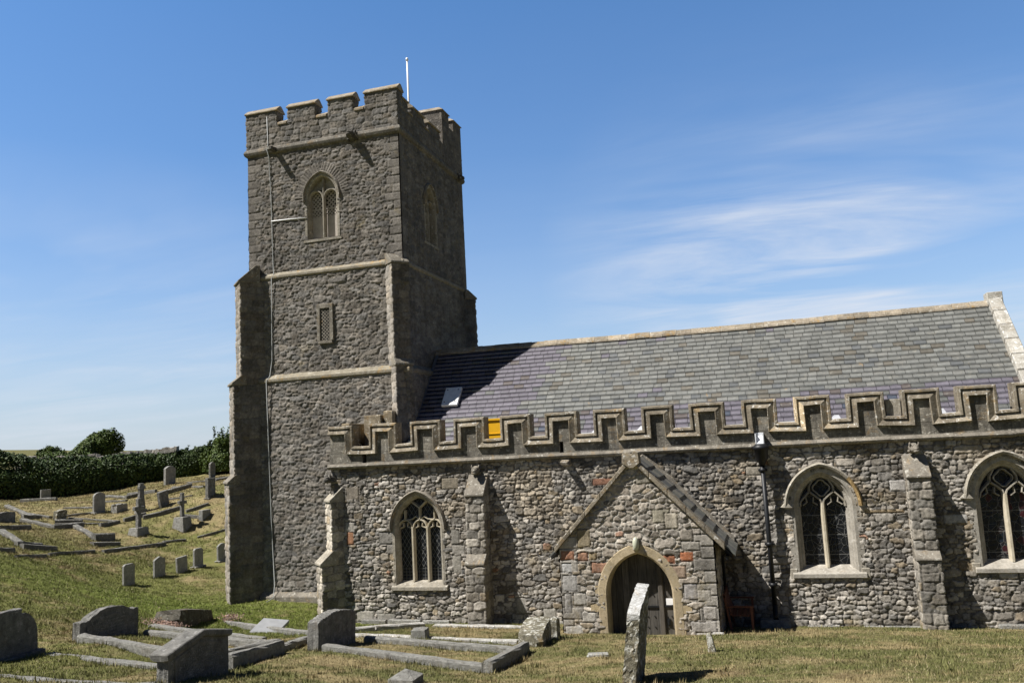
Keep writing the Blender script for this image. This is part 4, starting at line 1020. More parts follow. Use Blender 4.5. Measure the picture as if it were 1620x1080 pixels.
# plank door
dy = PY+.36; mb = MB(); x = -4.3
def arch_z(x):
    a_ = .86; rr_ = arch_R(a_, 1.06); d = abs(x-DOOR[0]); return DOOR[3]+math.sqrt(max(0, rr_**2-(d-a_+rr_)**2)) if d < a_ else DOOR[3]
while x < -2.5:
    w = rnd.uniform(.17, .24); mb.col = (rnd.uniform(.75, 1.25),)*3
    x2 = min(x+w, -2.5); mb.prism([(x, -.1), (x2-.008, -.1), (x2-.008, arch_z(x2)+.04), (x, arch_z(x)+.04)], 'y', dy+rnd.uniform(0, .006), dy+.06); x = x2
door = mb.build('porch_door', M_OAK, porch, weld=False)
mb = MB(); mb.col = (1.2, 1.15, 1.1); mb.prism([(-2.98, -.1), (-2.86, -.1), (-2.86, arch_z(-2.86)), (-2.98, arch_z(-2.98))], 'y', dy-.05, dy-.002); mb.build('cover_strip', M_OAK, door, .01)
mb = MB()
mb.box(-3.36, -2.99, dy-.03, dy-.003, .84, .88); mb.box(-2.85, -2.66, dy-.03, dy-.003, .85, .89); mb.box(-2.66, -2.60, dy-.03, dy-.003, .885, .905); mb.box(-2.66, -2.60, dy-.03, dy-.003, .84, .86); mb.build('strap_hinge', M_BLACK, door)
mb = MB()
for z_ in (.35, .62, 1.15, 1.45):
    for x_ in (-3.3, -3.12, -2.8, -2.68): mb.box(x_-.012, x_+.012, dy-.02, dy-.003, z_-.012, z_+.012)
mb.build('door_studs', M_BLACK, door)
mb = MB(); mb.box(-2.80, -2.72, dy-.035, dy-.003, .40, .56); mb.box(-2.77, -2.75, dy-.05, dy-.035, .42, .54); mb.build('latch', M_BLACK, door)
# bulkhead lamp on the arch crown
bm = bmesh.new(); bmesh.ops.create_uvsphere(bm, u_segments=16, v_segments=12, radius=1)
for v in bm.verts: v.co = Vector((-3.41+v.co.x*.085, PY-.11+v.co.y*.10, 2.50+v.co.z*.175))
for f in bm.faces: f.smooth = True
me = bpy.data.meshes.new('porch_lamp'); bm.to_mesh(me); bm.free(); lamp = link('porch_lamp', me, M_LAMP); child(lamp, porch)
mb = MB(); mb.box(-3.50, -3.32, PY-.08, PY-.02, 2.33, 2.66); mb.build('lamp_bracket', M_DRESSG, lamp, .02)
# porch roof: stone-slate slopes, raised gable coping, mortar fillet on the wall
pr = MB(); ov = .30
for s_ in (-1, 1):
    ex = PCX+s_*(PCX-PXL+ov); ez = APX-PS*(PCX-PXL+ov)
    nrow = 9
    for r_i in range(nrow):
        t0, t1 = r_i/nrow, (r_i+1)/nrow+.02
        y = PY+.14
        while y < -.03:
            w = rnd.uniform(.28, .40); y2 = min(y+w, -.03); pr.col = [(.085, .088, .09), (.125, .125, .115), (.105, .11, .10), (.155, .15, .13)][rnd.randrange(4)]
            xa, za = PCX+(ex-PCX)*t0, APX+(ez-APX)*t0+.05; xb, zb = PCX+(ex-PCX)*t1, APX+(ez-APX)*t1+.105; lj = rnd.uniform(0, .015)
            pr.hexa([(xa, y, za-.03), (xb, y, zb-.045), (xb, y2-.006, zb-.045), (xa, y2-.006, za-.03)], [(xa, y, za+lj), (xb, y, zb+lj), (xb, y2-.006, zb+lj), (xa, y2-.006, za+lj)]); y = y2
    pr.col = (.02, .02, .02); 
proof = pr.build('porch_roof', M_SLATE, porch, weld=False)
mb = MB()
for s_ in (-1, 1):
    ex = PCX+s_*(PCX-PXL+ov-.05); ez = APX-PS*(PCX-PXL+ov-.05)
    mb.hexa([(PCX, PY, APX-.12), (ex, PY, ez-.06), (ex, -.0, ez-.06), (PCX, -.0, APX-.12)], [(PCX, PY, APX+.01), (ex, PY, ez+.01), (ex, -.0, ez+.01), (PCX, -.0, APX+.01)])
mb.build('roof_boarding', M_VOID, proof, weld=False)
mb = MB()
for s_ in (-1, 1):
    n_ = 5
    for i in range(n_):
        t0, t1 = i/n_, (i+1)/n_-.004; ex = PCX+s_*(PCX-PXL+.12); ez = APX-PS*(PCX-PXL+.12); mb.col = (rnd.uniform(.85, 1.15),)*3
        p0 = (PCX+(ex-PCX)*t0, APX+(ez-APX)*t0); p1 = (PCX+(ex-PCX)*t1, APX+(ez-APX)*t1)
        mb.hexa([(p0[0], PY-.13, p0[1]-.02), (p1[0], PY-.13, p1[1]-.02), (p1[0], PY+.17, p1[1]-.02), (p0[0], PY+.17, p0[1]-.02)],
                [(p0[0], PY-.13, p0[1]+.13), (p1[0], PY-.13, p1[1]+.13), (p1[0], PY+.17, p1[1]+.15), (p0[0], PY+.17, p0[1]+.15)])
mb.col = (1.2, 1.2, 1.2); mb.prism([(PCX-.24, 4.55), (PCX-.22, 4.80), (PCX-.10, 4.84), (PCX+.0, 4.76), (PCX+.10, 4.86), (PCX+.20, 4.82), (PCX+.22, 4.55), (PCX+.05, 4.42), (PCX-.05, 4.42)], 'y', PY-.16, PY+.2)
mb.build('gable_coping', M_COPE, porch, .012, weld=False)
mb = MB()
for s_ in (-1, 1):
    ex = PCX+s_*(PCX-PXL+ov-.03); ez = APX-PS*(PCX-PXL+ov-.03)
    mb.hexa([(PCX, -.20, APX+.07), (ex, -.20, ez+.10), (ex, .03, ez+.10), (PCX, .03, APX+.07)], [(PCX, -.15, APX+.13), (ex, -.15, ez+.14), (ex, .03, ez+.26), (PCX, .03, APX+.26)])
mb.build('mortar_fillet', M_STR, porch, .01, weld=False)
# eaves gutter and small downpipe on the east side of the porch
mb = MB(); ex = PXR+ov-.02; ez = APX-PS*(PCX-PXL+ov)
mb.tube([(ex+.03, PY+.12, ez-.03), (ex+.03, -.02, ez-.0)], .05); mb.tube([(ex+.02, -.28, ez-.02), (PXR+.09, -.20, ez-.25), (PXR+.09, -.20, .15)], .035); mb.build('porch_gutter', M_BLACK, porch)

# ---- iron rainwater pipe with hopper
px_ = -.14; py_ = -.24
mb = MB(); mb.tube([(px_, py_, .55), (px_, py_, 4.35)], .062, 12); dp = mb.build('downpipe', M_BLACK, CH)
mb = MB(); mb.tube([(px_, py_-.02, 4.28), (px_, py_-.02, 4.40), (px_, py_-.02, 4.44), (px_, py_-.02, 4.70), (px_, py_-.02, 4.72), (px_, py_-.02, 4.78), (px_, py_-.02, 4.86)], .1, 14, True, [.08, .12, .17, .185, .225, .225, .13]); mb.build('hopper_head', M_BLACK, dp)
for z_ in (4.15, 2.18, 1.12): 
    mb = MB(); mb.tube([(px_, py_, z_-.05), (px_, py_, z_+.05)], .085, 12); mb.box(px_-.12, px_+.12, py_-.02, py_+.2, z_-.025, z_+.025); mb.build('collar', M_BLACK, dp)
mb = MB(); mb.tube([(px_, py_, .60), (px_, py_-.03, .38), (px_, py_-.12, .26)], .07, 10); mb.build('shoe', M_BLACK, dp)
mb = MB(); mb.box(px_-.13, px_-.10, -.34, -.1, 4.86, 5.14); mb.box(px_+.07, px_+.10, -.34, -.1, 4.86, 5.14); mb.box(px_-.13, px_+.10, -.12, -.1, 4.86, 5.16); mb.hexa([(px_-.10, -.34, 4.86), (px_+.07, -.34, 4.86), (px_+.07, -.12, 4.86), (px_-.10, -.12, 4.86)], [(px_-.10, -.30, 4.93), (px_+.07, -.30, 4.93), (px_+.07, -.12, 5.08), (px_-.10, -.12, 5.08)]); mb.build('lead_spout', simple('lead_pale', (.6, .61, .63), .5), dp)
mb = MB(); mb.box(-.55, .22, -.5, -.06, -.2, .24); mb.build('drain_block', M_KERB, CH, .03)

# ---- lightning conductor on the tower
mb = MB()
pts = [(-16.56, PY0-.03, 17.66), (-16.53, PY0-.03, 16.60), (-16.52, TY0-.16, 16.35), (-16.50, TY0-.06, 16.1), (-16.44, TY0-.055, 14.39), (-16.41, TY0-.055, 12.2), (-16.38, TY0-.07, 11.75), (-16.40, TY0-.19, 11.55), (-16.43, TY0-.16, 10.2), (-16.45, TY0-.16, 8.6), (-16.52, TY0-.2, 8.05), (-16.58, TY0-.34, 7.86), (-16.56, TY0-.28, 5.3), (-16.50, TY0-.28, 3.0), (-16.42, TY0-.28, .9), (-16.36, TY0-.45, .5), (-16.6, TY0-.7, .33)]
mb.tube(pts, .016, 6)
lc_ = mb.build('lightning_conductor', M_GREYP, CH)
mb = MB(); mb.tube([(-16.46, TY0-.05, 13.69), (-15.8, TY0-.055, 13.67), (-15.03, TY0-.05, 13.63)], .022, 6); mb.build('branch_cable', M_WPAINT, lc_)

# =================================================================== THINGS ON THE CHURCH
fp = MB(); fp.tube([(-12.32, 5.0, 16.6), (-12.32, 5.0, 20.55)], .04, 8, True, [.05, .034]); fp.tube([(-12.32, 5.0, 20.55), (-12.32, 5.0, 20.66)], .05, 8, True, [.06, .045])
o = fp.build('flagpole', M_WPAINT); setp(o, 'thin white flagpole standing on the tower roof without a flag', 'flagpole')
tub = empty('storage_tub', (-7.8, .75, 5.3), 'yellow plastic tub standing behind a gap in the low parapet', 'tub')
mb = MB(); x0, x1, y0, y1, z0, z1 = -8.30, -7.62, .52, 1.0, 5.25, 6.03
for b in ((x0, x1, y0, y0+.02, z0, z1), (x0, x1, y1-.02, y1, z0, z1), (x0, x0+.02, y0+.02, y1-.02, z0, z1), (x1-.02, x1, y0+.02, y1-.02, z0, z1), (x0+.02, x1-.02, y0+.02, y1-.02, z0, z0+.02)): mb.box(*b)
tb = mb.build('tub_body', M_YEL); child(tb, tub)
mb = MB(); mb.sweep([(x0-.03, z1-.03), (x1+.03, z1-.03)], [(-.03, y0-.035), (-.03, y0+.01), (.03, y0+.01), (.03, y0-.035)]); mb.box(x0-.03, x1+.03, y0-.02, y0, 5.55, 5.575); r_ = mb.build('tub_rim', M_YEL); child(r_, tub)
o = MB(); o.hexa([(-2.80, PY+.345, .90), (-2.60, PY+.345, .90), (-2.60, PY+.358, .90), (-2.80, PY+.358, .90)], [(-2.80, PY+.345, 1.06), (-2.60, PY+.345, 1.06), (-2.60, PY+.358, 1.06), (-2.80, PY+.358, 1.06)])
o = o.build('notice_sheet', M_PAPER); setp(o, 'white paper notice pinned to the right side of the porch door', 'notice')

# bench beside the porch
bx, by = -1.33, -1.55
gb = g(-.9, -1.4)
bench = empty('garden_bench', (-.95, -1.4, gb), 'red brown slatted wooden bench in the shade beside the porch', 'bench')
def bp(mb, name): q = mb.build(name, M_BENCH, bench, .006, weld=False); return q
mb = MB()
for i in range(4): mb.box(-1.20+i*.125, -1.09+i*.125, -1.50, -.25, gb+.40, gb+.425)
bp(mb, 'seat')
mb = MB()
for i in range(9):
    y = -1.45+i*.135; mb.hexa([(-1.24, y, gb+.46), (-1.215, y, gb+.46), (-1.215, y+.055, gb+.46), (-1.24, y+.055, gb+.46)], [(-1.36, y, gb+.86), (-1.335, y, gb+.86), (-1.335, y+.055, gb+.86), (-1.36, y+.055, gb+.86)])
mb.box(-1.38, -1.33, -1.53, -.22, gb+.85, gb+.93); mb.box(-1.25, -1.20, -1.53, -.22, gb+.42, gb+.47); bp(mb, 'backrest')
for y in (-1.53, -.28):
    mb = MB(); mb.box(-.74, -.68, y, y+.06, gb-.12, gb+.62); bp(mb, 'leg')
    mb = MB(); mb.hexa([(-1.24, y, gb-.12), (-1.18, y, gb-.12), (-1.18, y+.06, gb-.12), (-1.24, y+.06, gb-.12)], [(-1.40, y, gb+.95), (-1.34, y, gb+.95), (-1.34, y+.06, gb+.95), (-1.40, y+.06, gb+.95)]); bp(mb, 'leg')
    mb = MB(); mb.box(-1.32, -.65, y-.005, y+.065, gb+.62, gb+.66); bp(mb, 'armrest')

# =================================================================== GROUND
def cover(x, y):
    """turf colour: straw where dry, green where mown grass survives"""
    u = x*.8+y*.25; v = y-x*.15
    m = .55*fbm(u*.55, v*.85, 301, 4)+.45*fbm(u*2.3, v*2.9, 305, 4)
    band = .5+.5*np.sin((y*.9+x*.55)*2.6+3*fbm(x*.4, y*.4, 309, 2))
    band = np.where(x < -14, band, .5)
    m = m+.07*(band-.5)
    gb_ = np.exp(-(((x+17.5)/6.0)**2+((y+1.2)/3.0)**2))            # greener by the tower foot
    gb_ = np.maximum(gb_, .55*np.exp(-(((x+22)/5.0)**2+((y+2.5)/3.5)**2)))
    right = sst(-5, 0, x)*.045
    m = m*.7+.3*fbm(u*5.5, v*7.5, 345, 3)
    k = sst(.40, .62, m+.17*gb_+right+.075*sst(-8, -15, x)*sst(10, 4, y)+.02*sst(-6, -9, x))
    far = sst(-25, -32, x)*sst(0, 6, y); k = k*(1-.45*far)
    straw = np.stack([.370+0*x, .298+0*x, .155+0*x], -1); lf = sst(-7, -14, x); green = np.stack([.175+.025*lf, .178+.040*gb_+.028*lf, .066-.012*gb_], -1)
    rus = sst(.62, .74, fbm(x*1.7, y*1.7, 340, 4))[..., None]*.5
    straw = straw*(1-rus)+np.array([.225, .155, .09])*rus
    c = straw*(1-k[..., None])+green*k[..., None]
    fld = np.clip(np.maximum(sst(30, 38, y), sst(-46, -52, x)*sst(12, 16, y)), 0, 1)[..., None]; c = c*(1-fld)+np.array([.185, .175, .075])*fld
    c = .70*c*(.80+.4*fbm(x*5.1, y*5.1, 312, 3))[..., None]
    return c, k
def gsheet(xs, ys):
    X, Y = np.meshgrid(xs, ys, indexing='ij'); Z = gz(X, Y)
    near = np.hypot(X, Y+24) < 70
    Z = Z+np.where(near, (fbm(X*1.3, Y*1.3, 400, 4)-.5)*.10*sst(-.2, -2.5, Y-0*X)+(fbm(X*1.1, Y*1.1, 402, 4)-.5)*.22*(X < -14.5), 0)
    r = np.hypot(X, Y); Z = Z*(1-sst(120, 300, r))+(-4)*sst(120, 300, r)
    return X, Y, Z
xs = np.unique(np.concatenate([np.linspace(-3000, -140, 14), np.linspace(-140, -62, 27), np.arange(-62, -28, .35), np.arange(-28, 9, .13), np.arange(9, 40, 1.0), np.linspace(40, 3000, 24)]))
ys = np.unique(np.concatenate([np.linspace(-3000, -60, 12), np.arange(-60, -20, 2.0), np.arange(-20, 3, .13), np.arange(3, 32, .35), np.arange(32, 100, 3.0), np.linspace(100, 3000, 20)]))
X, Y, Z = gsheet(xs, ys)
C, _k = cover(X, Y)
me = npmesh('ground', np.stack([X, Y, Z], -1).reshape(-1, 3), grid_faces(len(xs), len(ys)), C.reshape(-1, 3), True)
ground = link('ground', me, M_TURF); ground['kind'] = 'structure'
def gr(x, y):
    X, Y, Z = gsheet(np.array([[float(x)]]), np.array([[float(y)]])) if False else (None, None, None)
    xa = np.array([[float(x)]]); ya = np.array([[float(y)]])
    z = gz(xa, ya)+(fbm(xa*1.3, ya*1.3, 400, 4)-.5)*.10*sst(-.2, -2.5, ya)+(fbm(xa*1.1, ya*1.1, 402, 4)-.5)*.22*(xa < -14.5)
    return float(z[0, 0])

# =================================================================== GRAVES
KERBS = []
FOOT = []          # plan boxes kept free of grass
def headpoly(style, w, h):
    """outline in (across, up), base at 0"""
    a = w/2
    if style == 'flat': return [(-a, 0), (a, 0), (a, h), (-a, h)]
    if style == 'round':
        return [(-a, 0), (a, 0), (a, h-a*.55)]+[(a*math.cos(t), h-a*.55+a*.55*math.sin(t)) for t in np.linspace(.15, math.pi-.15, 11)]+[(-a, h-a*.55)]
    if style == 'segment':
        return [(-a, 0), (a, 0), (a, h*.86)]+[(a*x, h*.86+h*.14*(1-x*x)) for x in np.linspace(.9, -.9, 11)]+[(-a, h*.86)]
    if style == 'shoulder':
        s_ = a*.74; return [(-a, 0), (a, 0), (a, h*.80), (s_, h*.80)]+[(s_*x, h*.80+h*.20*(1-x*x)**.8) for x in np.linspace(.92, -.92, 13)]+[(-s_, h*.80), (-a, h*.80)]
    if style == 'gable': return [(-a, 0), (a, 0), (a, h*.82), (a*.05, h), (-a, h*.80)]
    if style == 'point': return [(-a, 0), (a, 0), (a, h*.84), (a*.72, h*.90), (0, h), (-a*.72, h*.90), (-a, h*.84)]
    if style == 'clip': return [(-a, 0), (a, 0), (a, h*.9), (a*.6, h), (-a*.7, h), (-a, h*.93)]
    if style == 'half':
        s_ = a*.42; return [(-a, 0), (a, 0), (a*.97, h*.22)]+[(s_+(a*.97-s_)*math.cos(t), h*.42+h*.48*math.sin(t)) for t in np.linspace(0, math.pi/2, 8)]+[(s_, h), (-s_, h)]+[(-s_-(a*.97-s_)*math.cos(t), h*.42+h*.48*math.sin(t)) for t in np.linspace(math.pi/2, 0, 8)]+[(-a*.97, h*.22)]
    if style == 'broken': return [(-a, 0), (a, 0), (a, h*.93), (a*.3, h), (-a*.5, h*.9), (-a, h*.82)]
def headstone(x, y, w, t, h, style, label, mat=None, lean=(0, 0), name='headstone', group=None, base=None, rough=0, panel=False, coping=0, cat='headstone', zo=0):
    """x,y: south-east foot; stone runs north from it, faces east"""
    cxx, cyy = x-t/2, y+w/2; z = min(gr(cxx, y), gr(cxx, y+w))+zo
    e = empty(name, (cxx, cyy, z), label, cat, group)
    e.rotation_euler = (lean[1], lean[0], 0); bpy.context.view_layer.update() if False else None
    L = Matrix.Translation((cxx, cyy, z))
    mb = MB(); mb.prism([(p[0], p[1]) if p[1] > 0 else (p[0], -.25) for p in headpoly(style, w, h)], 'x', -t/2, t/2)
    o = mb.build('slab', mat or M_GRAVE, None, .012)
    me = o.data
    if rough:
        bm = bmesh.new(); bm.from_mesh(me); bmesh.ops.subdivide_edges(bm, edges=[q for q in bm.edges if q.calc_length() > .12], cuts=3, use_grid_fill=True)
        bmesh.ops.triangulate(bm, faces=[f for f in bm.faces if len(f.verts) > 4])
        rr = random.Random(int(x*100)); 
        for v in bm.verts:
            if abs(v.co.x) < t/2-.001 or True:
                v.co += Vector((rr.uniform(-1, 1)*rough*.4, rr.uniform(-1, 1)*rough, rr.uniform(-1, 1)*rough))
        bm.to_mesh(me); bm.free()
    o.parent = e
    if panel:
        m2 = MB(); m2.prism(headpoly(style, w*.80, h*.84), 'x', t/2+.002, t/2+.014); p = m2.build('inscription_panel', mat or M_GRAVE, None, .01); p.parent = e
        m2 = MB(); rq = random.Random(int(y*100)); zz = h*.66
        while zz > h*.22:
            yy = -w*.30+rq.uniform(0, w*.08); ye = w*.30-rq.uniform(0, w*.1)
            while yy < ye:
                l_ = rq.uniform(.012, .03); m2.box(t/2+.010, t/2+.0165, yy, yy+l_, zz, zz+.032*rq.uniform(.7, 1)); yy += l_+rq.uniform(.01, .03)
            zz -= .072
        p = m2.build('worn_inscription', M_KERB, None, 0, weld=False); p.parent = e
    if coping:
        m2 = MB(); hp = [q for q in headpoly(style, w, h) if q[1] > h*.7]; hp = sorted(hp, key=lambda q: q[0])
        m2.M = Matrix(((0, 1, 0, 0), (1, 0, 0, 0), (0, 0, 1, 0), (0, 0, 0, 1)))
        hp[0] = (hp[0][0]-coping, hp[0][1]-coping*.25); hp[-1] = (hp[-1][0]+coping*.4, hp[-1][1])
        m2.sweep(hp, [(-.035, -t/2-coping), (-.035, t/2+coping), (.06, t/2+coping), (.09, t/2), (.09, -t/2), (.06, -t/2-coping)]); p = m2.build('coping', mat or M_GRAVE, None, .015); p.parent = e
    if base:
        m2 = MB(); m2.box(-t/2-base, t/2+base, -w/2-base*.6, w/2+base*.6, -.3, base*.9); p = m2.build('base', mat or M_GRAVE, None, .015); p.parent = e
    FOOT.append((cxx-t/2-.03, cxx+t/2+.03, y-.02, y+w+.02))
    return e
headstone(-14.40, -11.60, 1.42, .20, .98, 'half', 'dark headstone with rounded shoulders cut off by the left edge of the photo', base=.12, rough=.008)
headstone(-14.43, -9.08, 1.74, .22, .84, 'shoulder', 'broad dark headstone with raised curved top and square shoulders', rough=.012, panel=True)
headstone(-9.07, -12.90, 1.52, .21, .86, 'gable', 'dark headstone with a low gabled rough coping in the left foreground', rough=.012, coping=.07, panel=True)
headstone(-9.13, -8.31, 1.62, .27, .84, 'segment', 'dark curved headstone at the head of the kerbed plot before the first window', rough=.012, lean=(.0, -.05))
headstone(-32.77, 10.69, .75, .12, 1.07, 'round', 'grey round topped headstone standing alone among the kerbs on the slope', M_GRAVEP, base=.10)
headstone(-35.24, 18.97, .90, .17, 1.23, 'segment', 'tall pale headstone standing before the dark hedge', M_GRAVEP, lean=(0, -.02))
headstone(-29.18, 11.27, .62, .17, .86, 'flat', 'headstone tilted over to the left behind the plain cross', lean=(.02, .20), rough=.006)
headstone(-27.22, 12.33, .59, .19, 1.05, 'flat', 'tall narrow square topped headstone close to the tower buttress', base=.07)
headstone(-34.58, 22.39, .52, .14, 1.05, 'segment', 'slim dark headstone in the hedge shade behind the square topped one')
headstone(-41.9, 16.2, .72, .10, .62, 'flat', 'small headstone in deep shade under the long hedge', M_GRAVEP)
headstone(-31.38, 10.69, .74, .36, .46, 'clip', 'low rough grey stone block beside the round topped headstone', M_KERB, name='stone_block', cat='stone', rough=.03)
headstone(-32.52, 8.10, .58, .24, .47, 'broken', 'squat broken headstone leaning on the dry slope left of the round topped one', M_LICH, lean=(.1, -.08), rough=.02)
headstone(-32.96, 5.26, .97, .18, .52, 'segment', 'low dark curved headstone at the left edge on the slope', rough=.01)
headstone(-26.31, 10.68, .62, .24, .50, 'flat', 'small square block headstone right of the lower cross', M_GRAVEP)
for (y, w, h, st, lb, b) in ((1.54, .55, .78, 'clip', 'first and nearest of the five small headstones in a row left of the tower', None), (3.14, .59, .77, 'point', 'second small headstone of the row, with a pointed top', None), (4.44, .60, .62, 'flat', 'third and lowest small headstone of the row, leaning with a flat top', None), (5.47, .55, .80, 'clip', 'fourth small headstone of the row, on a wide foot slab', .10), (7.02, .62, .78, 'segment', 'last small headstone of the row, half hidden by the tower buttress', .08)):
    headstone(-22.75, y, w, .10, h, st, lb, M_GRAVEP, (.0, .06 if st == 'flat' else .01), group='small headstones in a row beside the tower', base=b)

def cross(x, y, h, arm, t, w, label, bw, bt, bh, mat=M_GRAVE, celtic=False, rot=0):
    z = gr(x, y); e = empty('grave_cross', (x, y, z), label, 'cross'); e.rotation_euler = (0, 0, rot)
    mb = MB(); ah = h*.72
    if celtic:
        mb.prism([(-w*.75, bh), (w*.75, bh), (w*.42, h*.62), (w*.42, h*.80), (arm/2, h*.80), (arm/2, h*.90), (w*.42, h*.90), (w*.35, h), (-w*.35, h), (-w*.42, h*.90), (-arm*.35, h*.90), (-arm*.35, h*.80), (-w*.42, h*.80), (-w*.42, h*.62)], 'x', -t/2, t/2)
    else:
        mb.prism([(-w*.6, bh), (w*.6, bh), (w/2, ah-w/2), (arm/2, ah-w/2), (arm/2, ah+w/2), (w/2, ah+w/2), (w/2, h), (-w/2, h), (-w/2, ah+w/2), (-arm/2, ah+w/2), (-arm/2, ah-w/2), (-w/2, ah-w/2)], 'x', -t/2, t/2)
    o = mb.build('shaft', mat, None, .015); o.parent = e
    mb = MB(); mb.hexa([(-bt/2, -bw/2, -.25), (bt/2, -bw/2, -.25), (bt/2, bw/2, -.25), (-bt/2, bw/2, -.25)], [(-bt*.36, -bw*.40, bh), (bt*.40, -bw*.40, bh+.02), (bt*.40, bw*.38, bh), (-bt*.36, bw*.38, bh-.03)])
    o = mb.build('base', M_KERB, None, .03); o.parent = e
    FOOT.append((x-bt/2, x+bt/2, y-bw/2, y+bw/2)); return e
cross(-27.80, 8.08, 1.62, .62, .17, .19, 'stone cross on a rough base, nearest of the crosses on the slope', .86, .66, .32)
cross(-26.95, 10.0, 1.60, .52, .15, .16, 'slim stone cross on a bulky tapered base next to the tower buttress', .70, .74, .47)
cross(-30.1, 10.9, 1.42, .50, .16, .34, 'weathered ringed cross with a broken arm behind the nearest cross', .60, .5, .15, celtic=True)

def kerbs(name, label, segs, mat=M_KERB, group=None, w=.16, h=.16, cat='grave surround'):
    """kerb set: each side its own part; segs: (x0,y0,x1,y1[,h[,w]])"""
    x, y = segs[0][:2]; e = empty(name, (x, y, gr(x, y)), label, cat, group)
    for sgm in segs:
        x0, y0, x1, y1 = sgm[:4]; hh = sgm[4] if len(sgm) > 4 else h; ww = sgm[5] if len(sgm) > 5 else w
        n = max(1, int(math.hypot(x1-x0, y1-y0)/.28)); d = Vector((x1-x0, y1-y0)).normalized(); p = Vector((-d.y, d.x))*ww/2
        mb = MB(); V = []; rr = random.Random(int(abs(x0*37+y0*91)*10))
        hh *= .85
        for i in range(n+1):
            t = i/n; xx = x0+(x1-x0)*t; yy = y0+(y1-y0)*t; z0 = gr(x0, y0); z1 = gr(x1, y1); z = .85*(z0+(z1-z0)*t)+.15*gr(xx, yy)
            for k, (s_, dz) in enumerate(((-1, -.2), (1, -.2), (1, hh*.82), (.72, hh), (-.72, hh), (-1, hh*.82))):
                j = .012 if k > 1 else 0
                V.append((xx+p.x*s_+rr.uniform(-j, j), yy+p.y*s_+rr.uniform(-j, j), z+dz+rr.uniform(-j, j)))
        F = [(i*6+k, i*6+(k+1) % 6, (i+1)*6+(k+1) % 6, (i+1)*6+k) for i in range(n) for k in range(6)]+[tuple(range(6)), tuple(range(n*6+5, n*6-1, -1))]
        mb.add(V, F); o = mb.build('edging_stone', mat, None, 0)
        child(o, e)
        KERBS.append((x0, y0, x1, y1, ww))
    return e
kerbs('grave_surround', 'pebbly kerb surround of the plot in front of the headstone before the first window', [(-9.0, -8.30, -5.30, -8.80, .17, .18), (-9.0, -6.45, -5.35, -6.75, .17, .18), (-5.28, -8.92, -5.22, -6.60, .26, .20)])
kerbs('grave_surround', 'whitened low kerb surround closest to the church wall', [(-10.4, -5.05, -5.7, -5.55, .10, .20), (-11.6, -3.4, -10.9, -2.3, .20, .22), (-10.9, -2.2, -9.9, -1.1, .18, .2), (-9.6, -1.0, -6.3, -1.6, .10, .22)], M_KERBW)
kerbs('grave_surround', 'rough pebbled kerb surround in front of the broad shouldered headstone', [(-14.35, -9.15, -10.75, -9.75, .20, .20), (-14.2, -7.35, -10.6, -7.75, .18, .18), (-10.60, -9.9, -10.55, -7.6, .22, .2)])
kerbs('grave_surround', 'dark kerb running away behind the gabled headstone', [(-9.55, -10.75, -9.75, -8.75, .30, .22), (-9.85, -8.7, -10.6, -6.0, .18, .2)])
kerbs('grave_surround', 'flat kerb sunk in the grass beside the cut off headstone', [(-14.0, -10.35, -9.9, -11.1, .03, .22), (-13.3, -12.6, -9.6, -13.2, .04, .2), (-9.5, -13.3, -9.2, -12.9, .05, .25)])
kerbs('grave_surround', 'thin kerb edging the plot with the fallen marble tablet', [(-15.9, -2.0, -11.9, -3.3, .08, .16), (-16.2, -4.8, -12.2, -5.6, .10, .18)])
KB = 'kerb surrounds on the far slope'
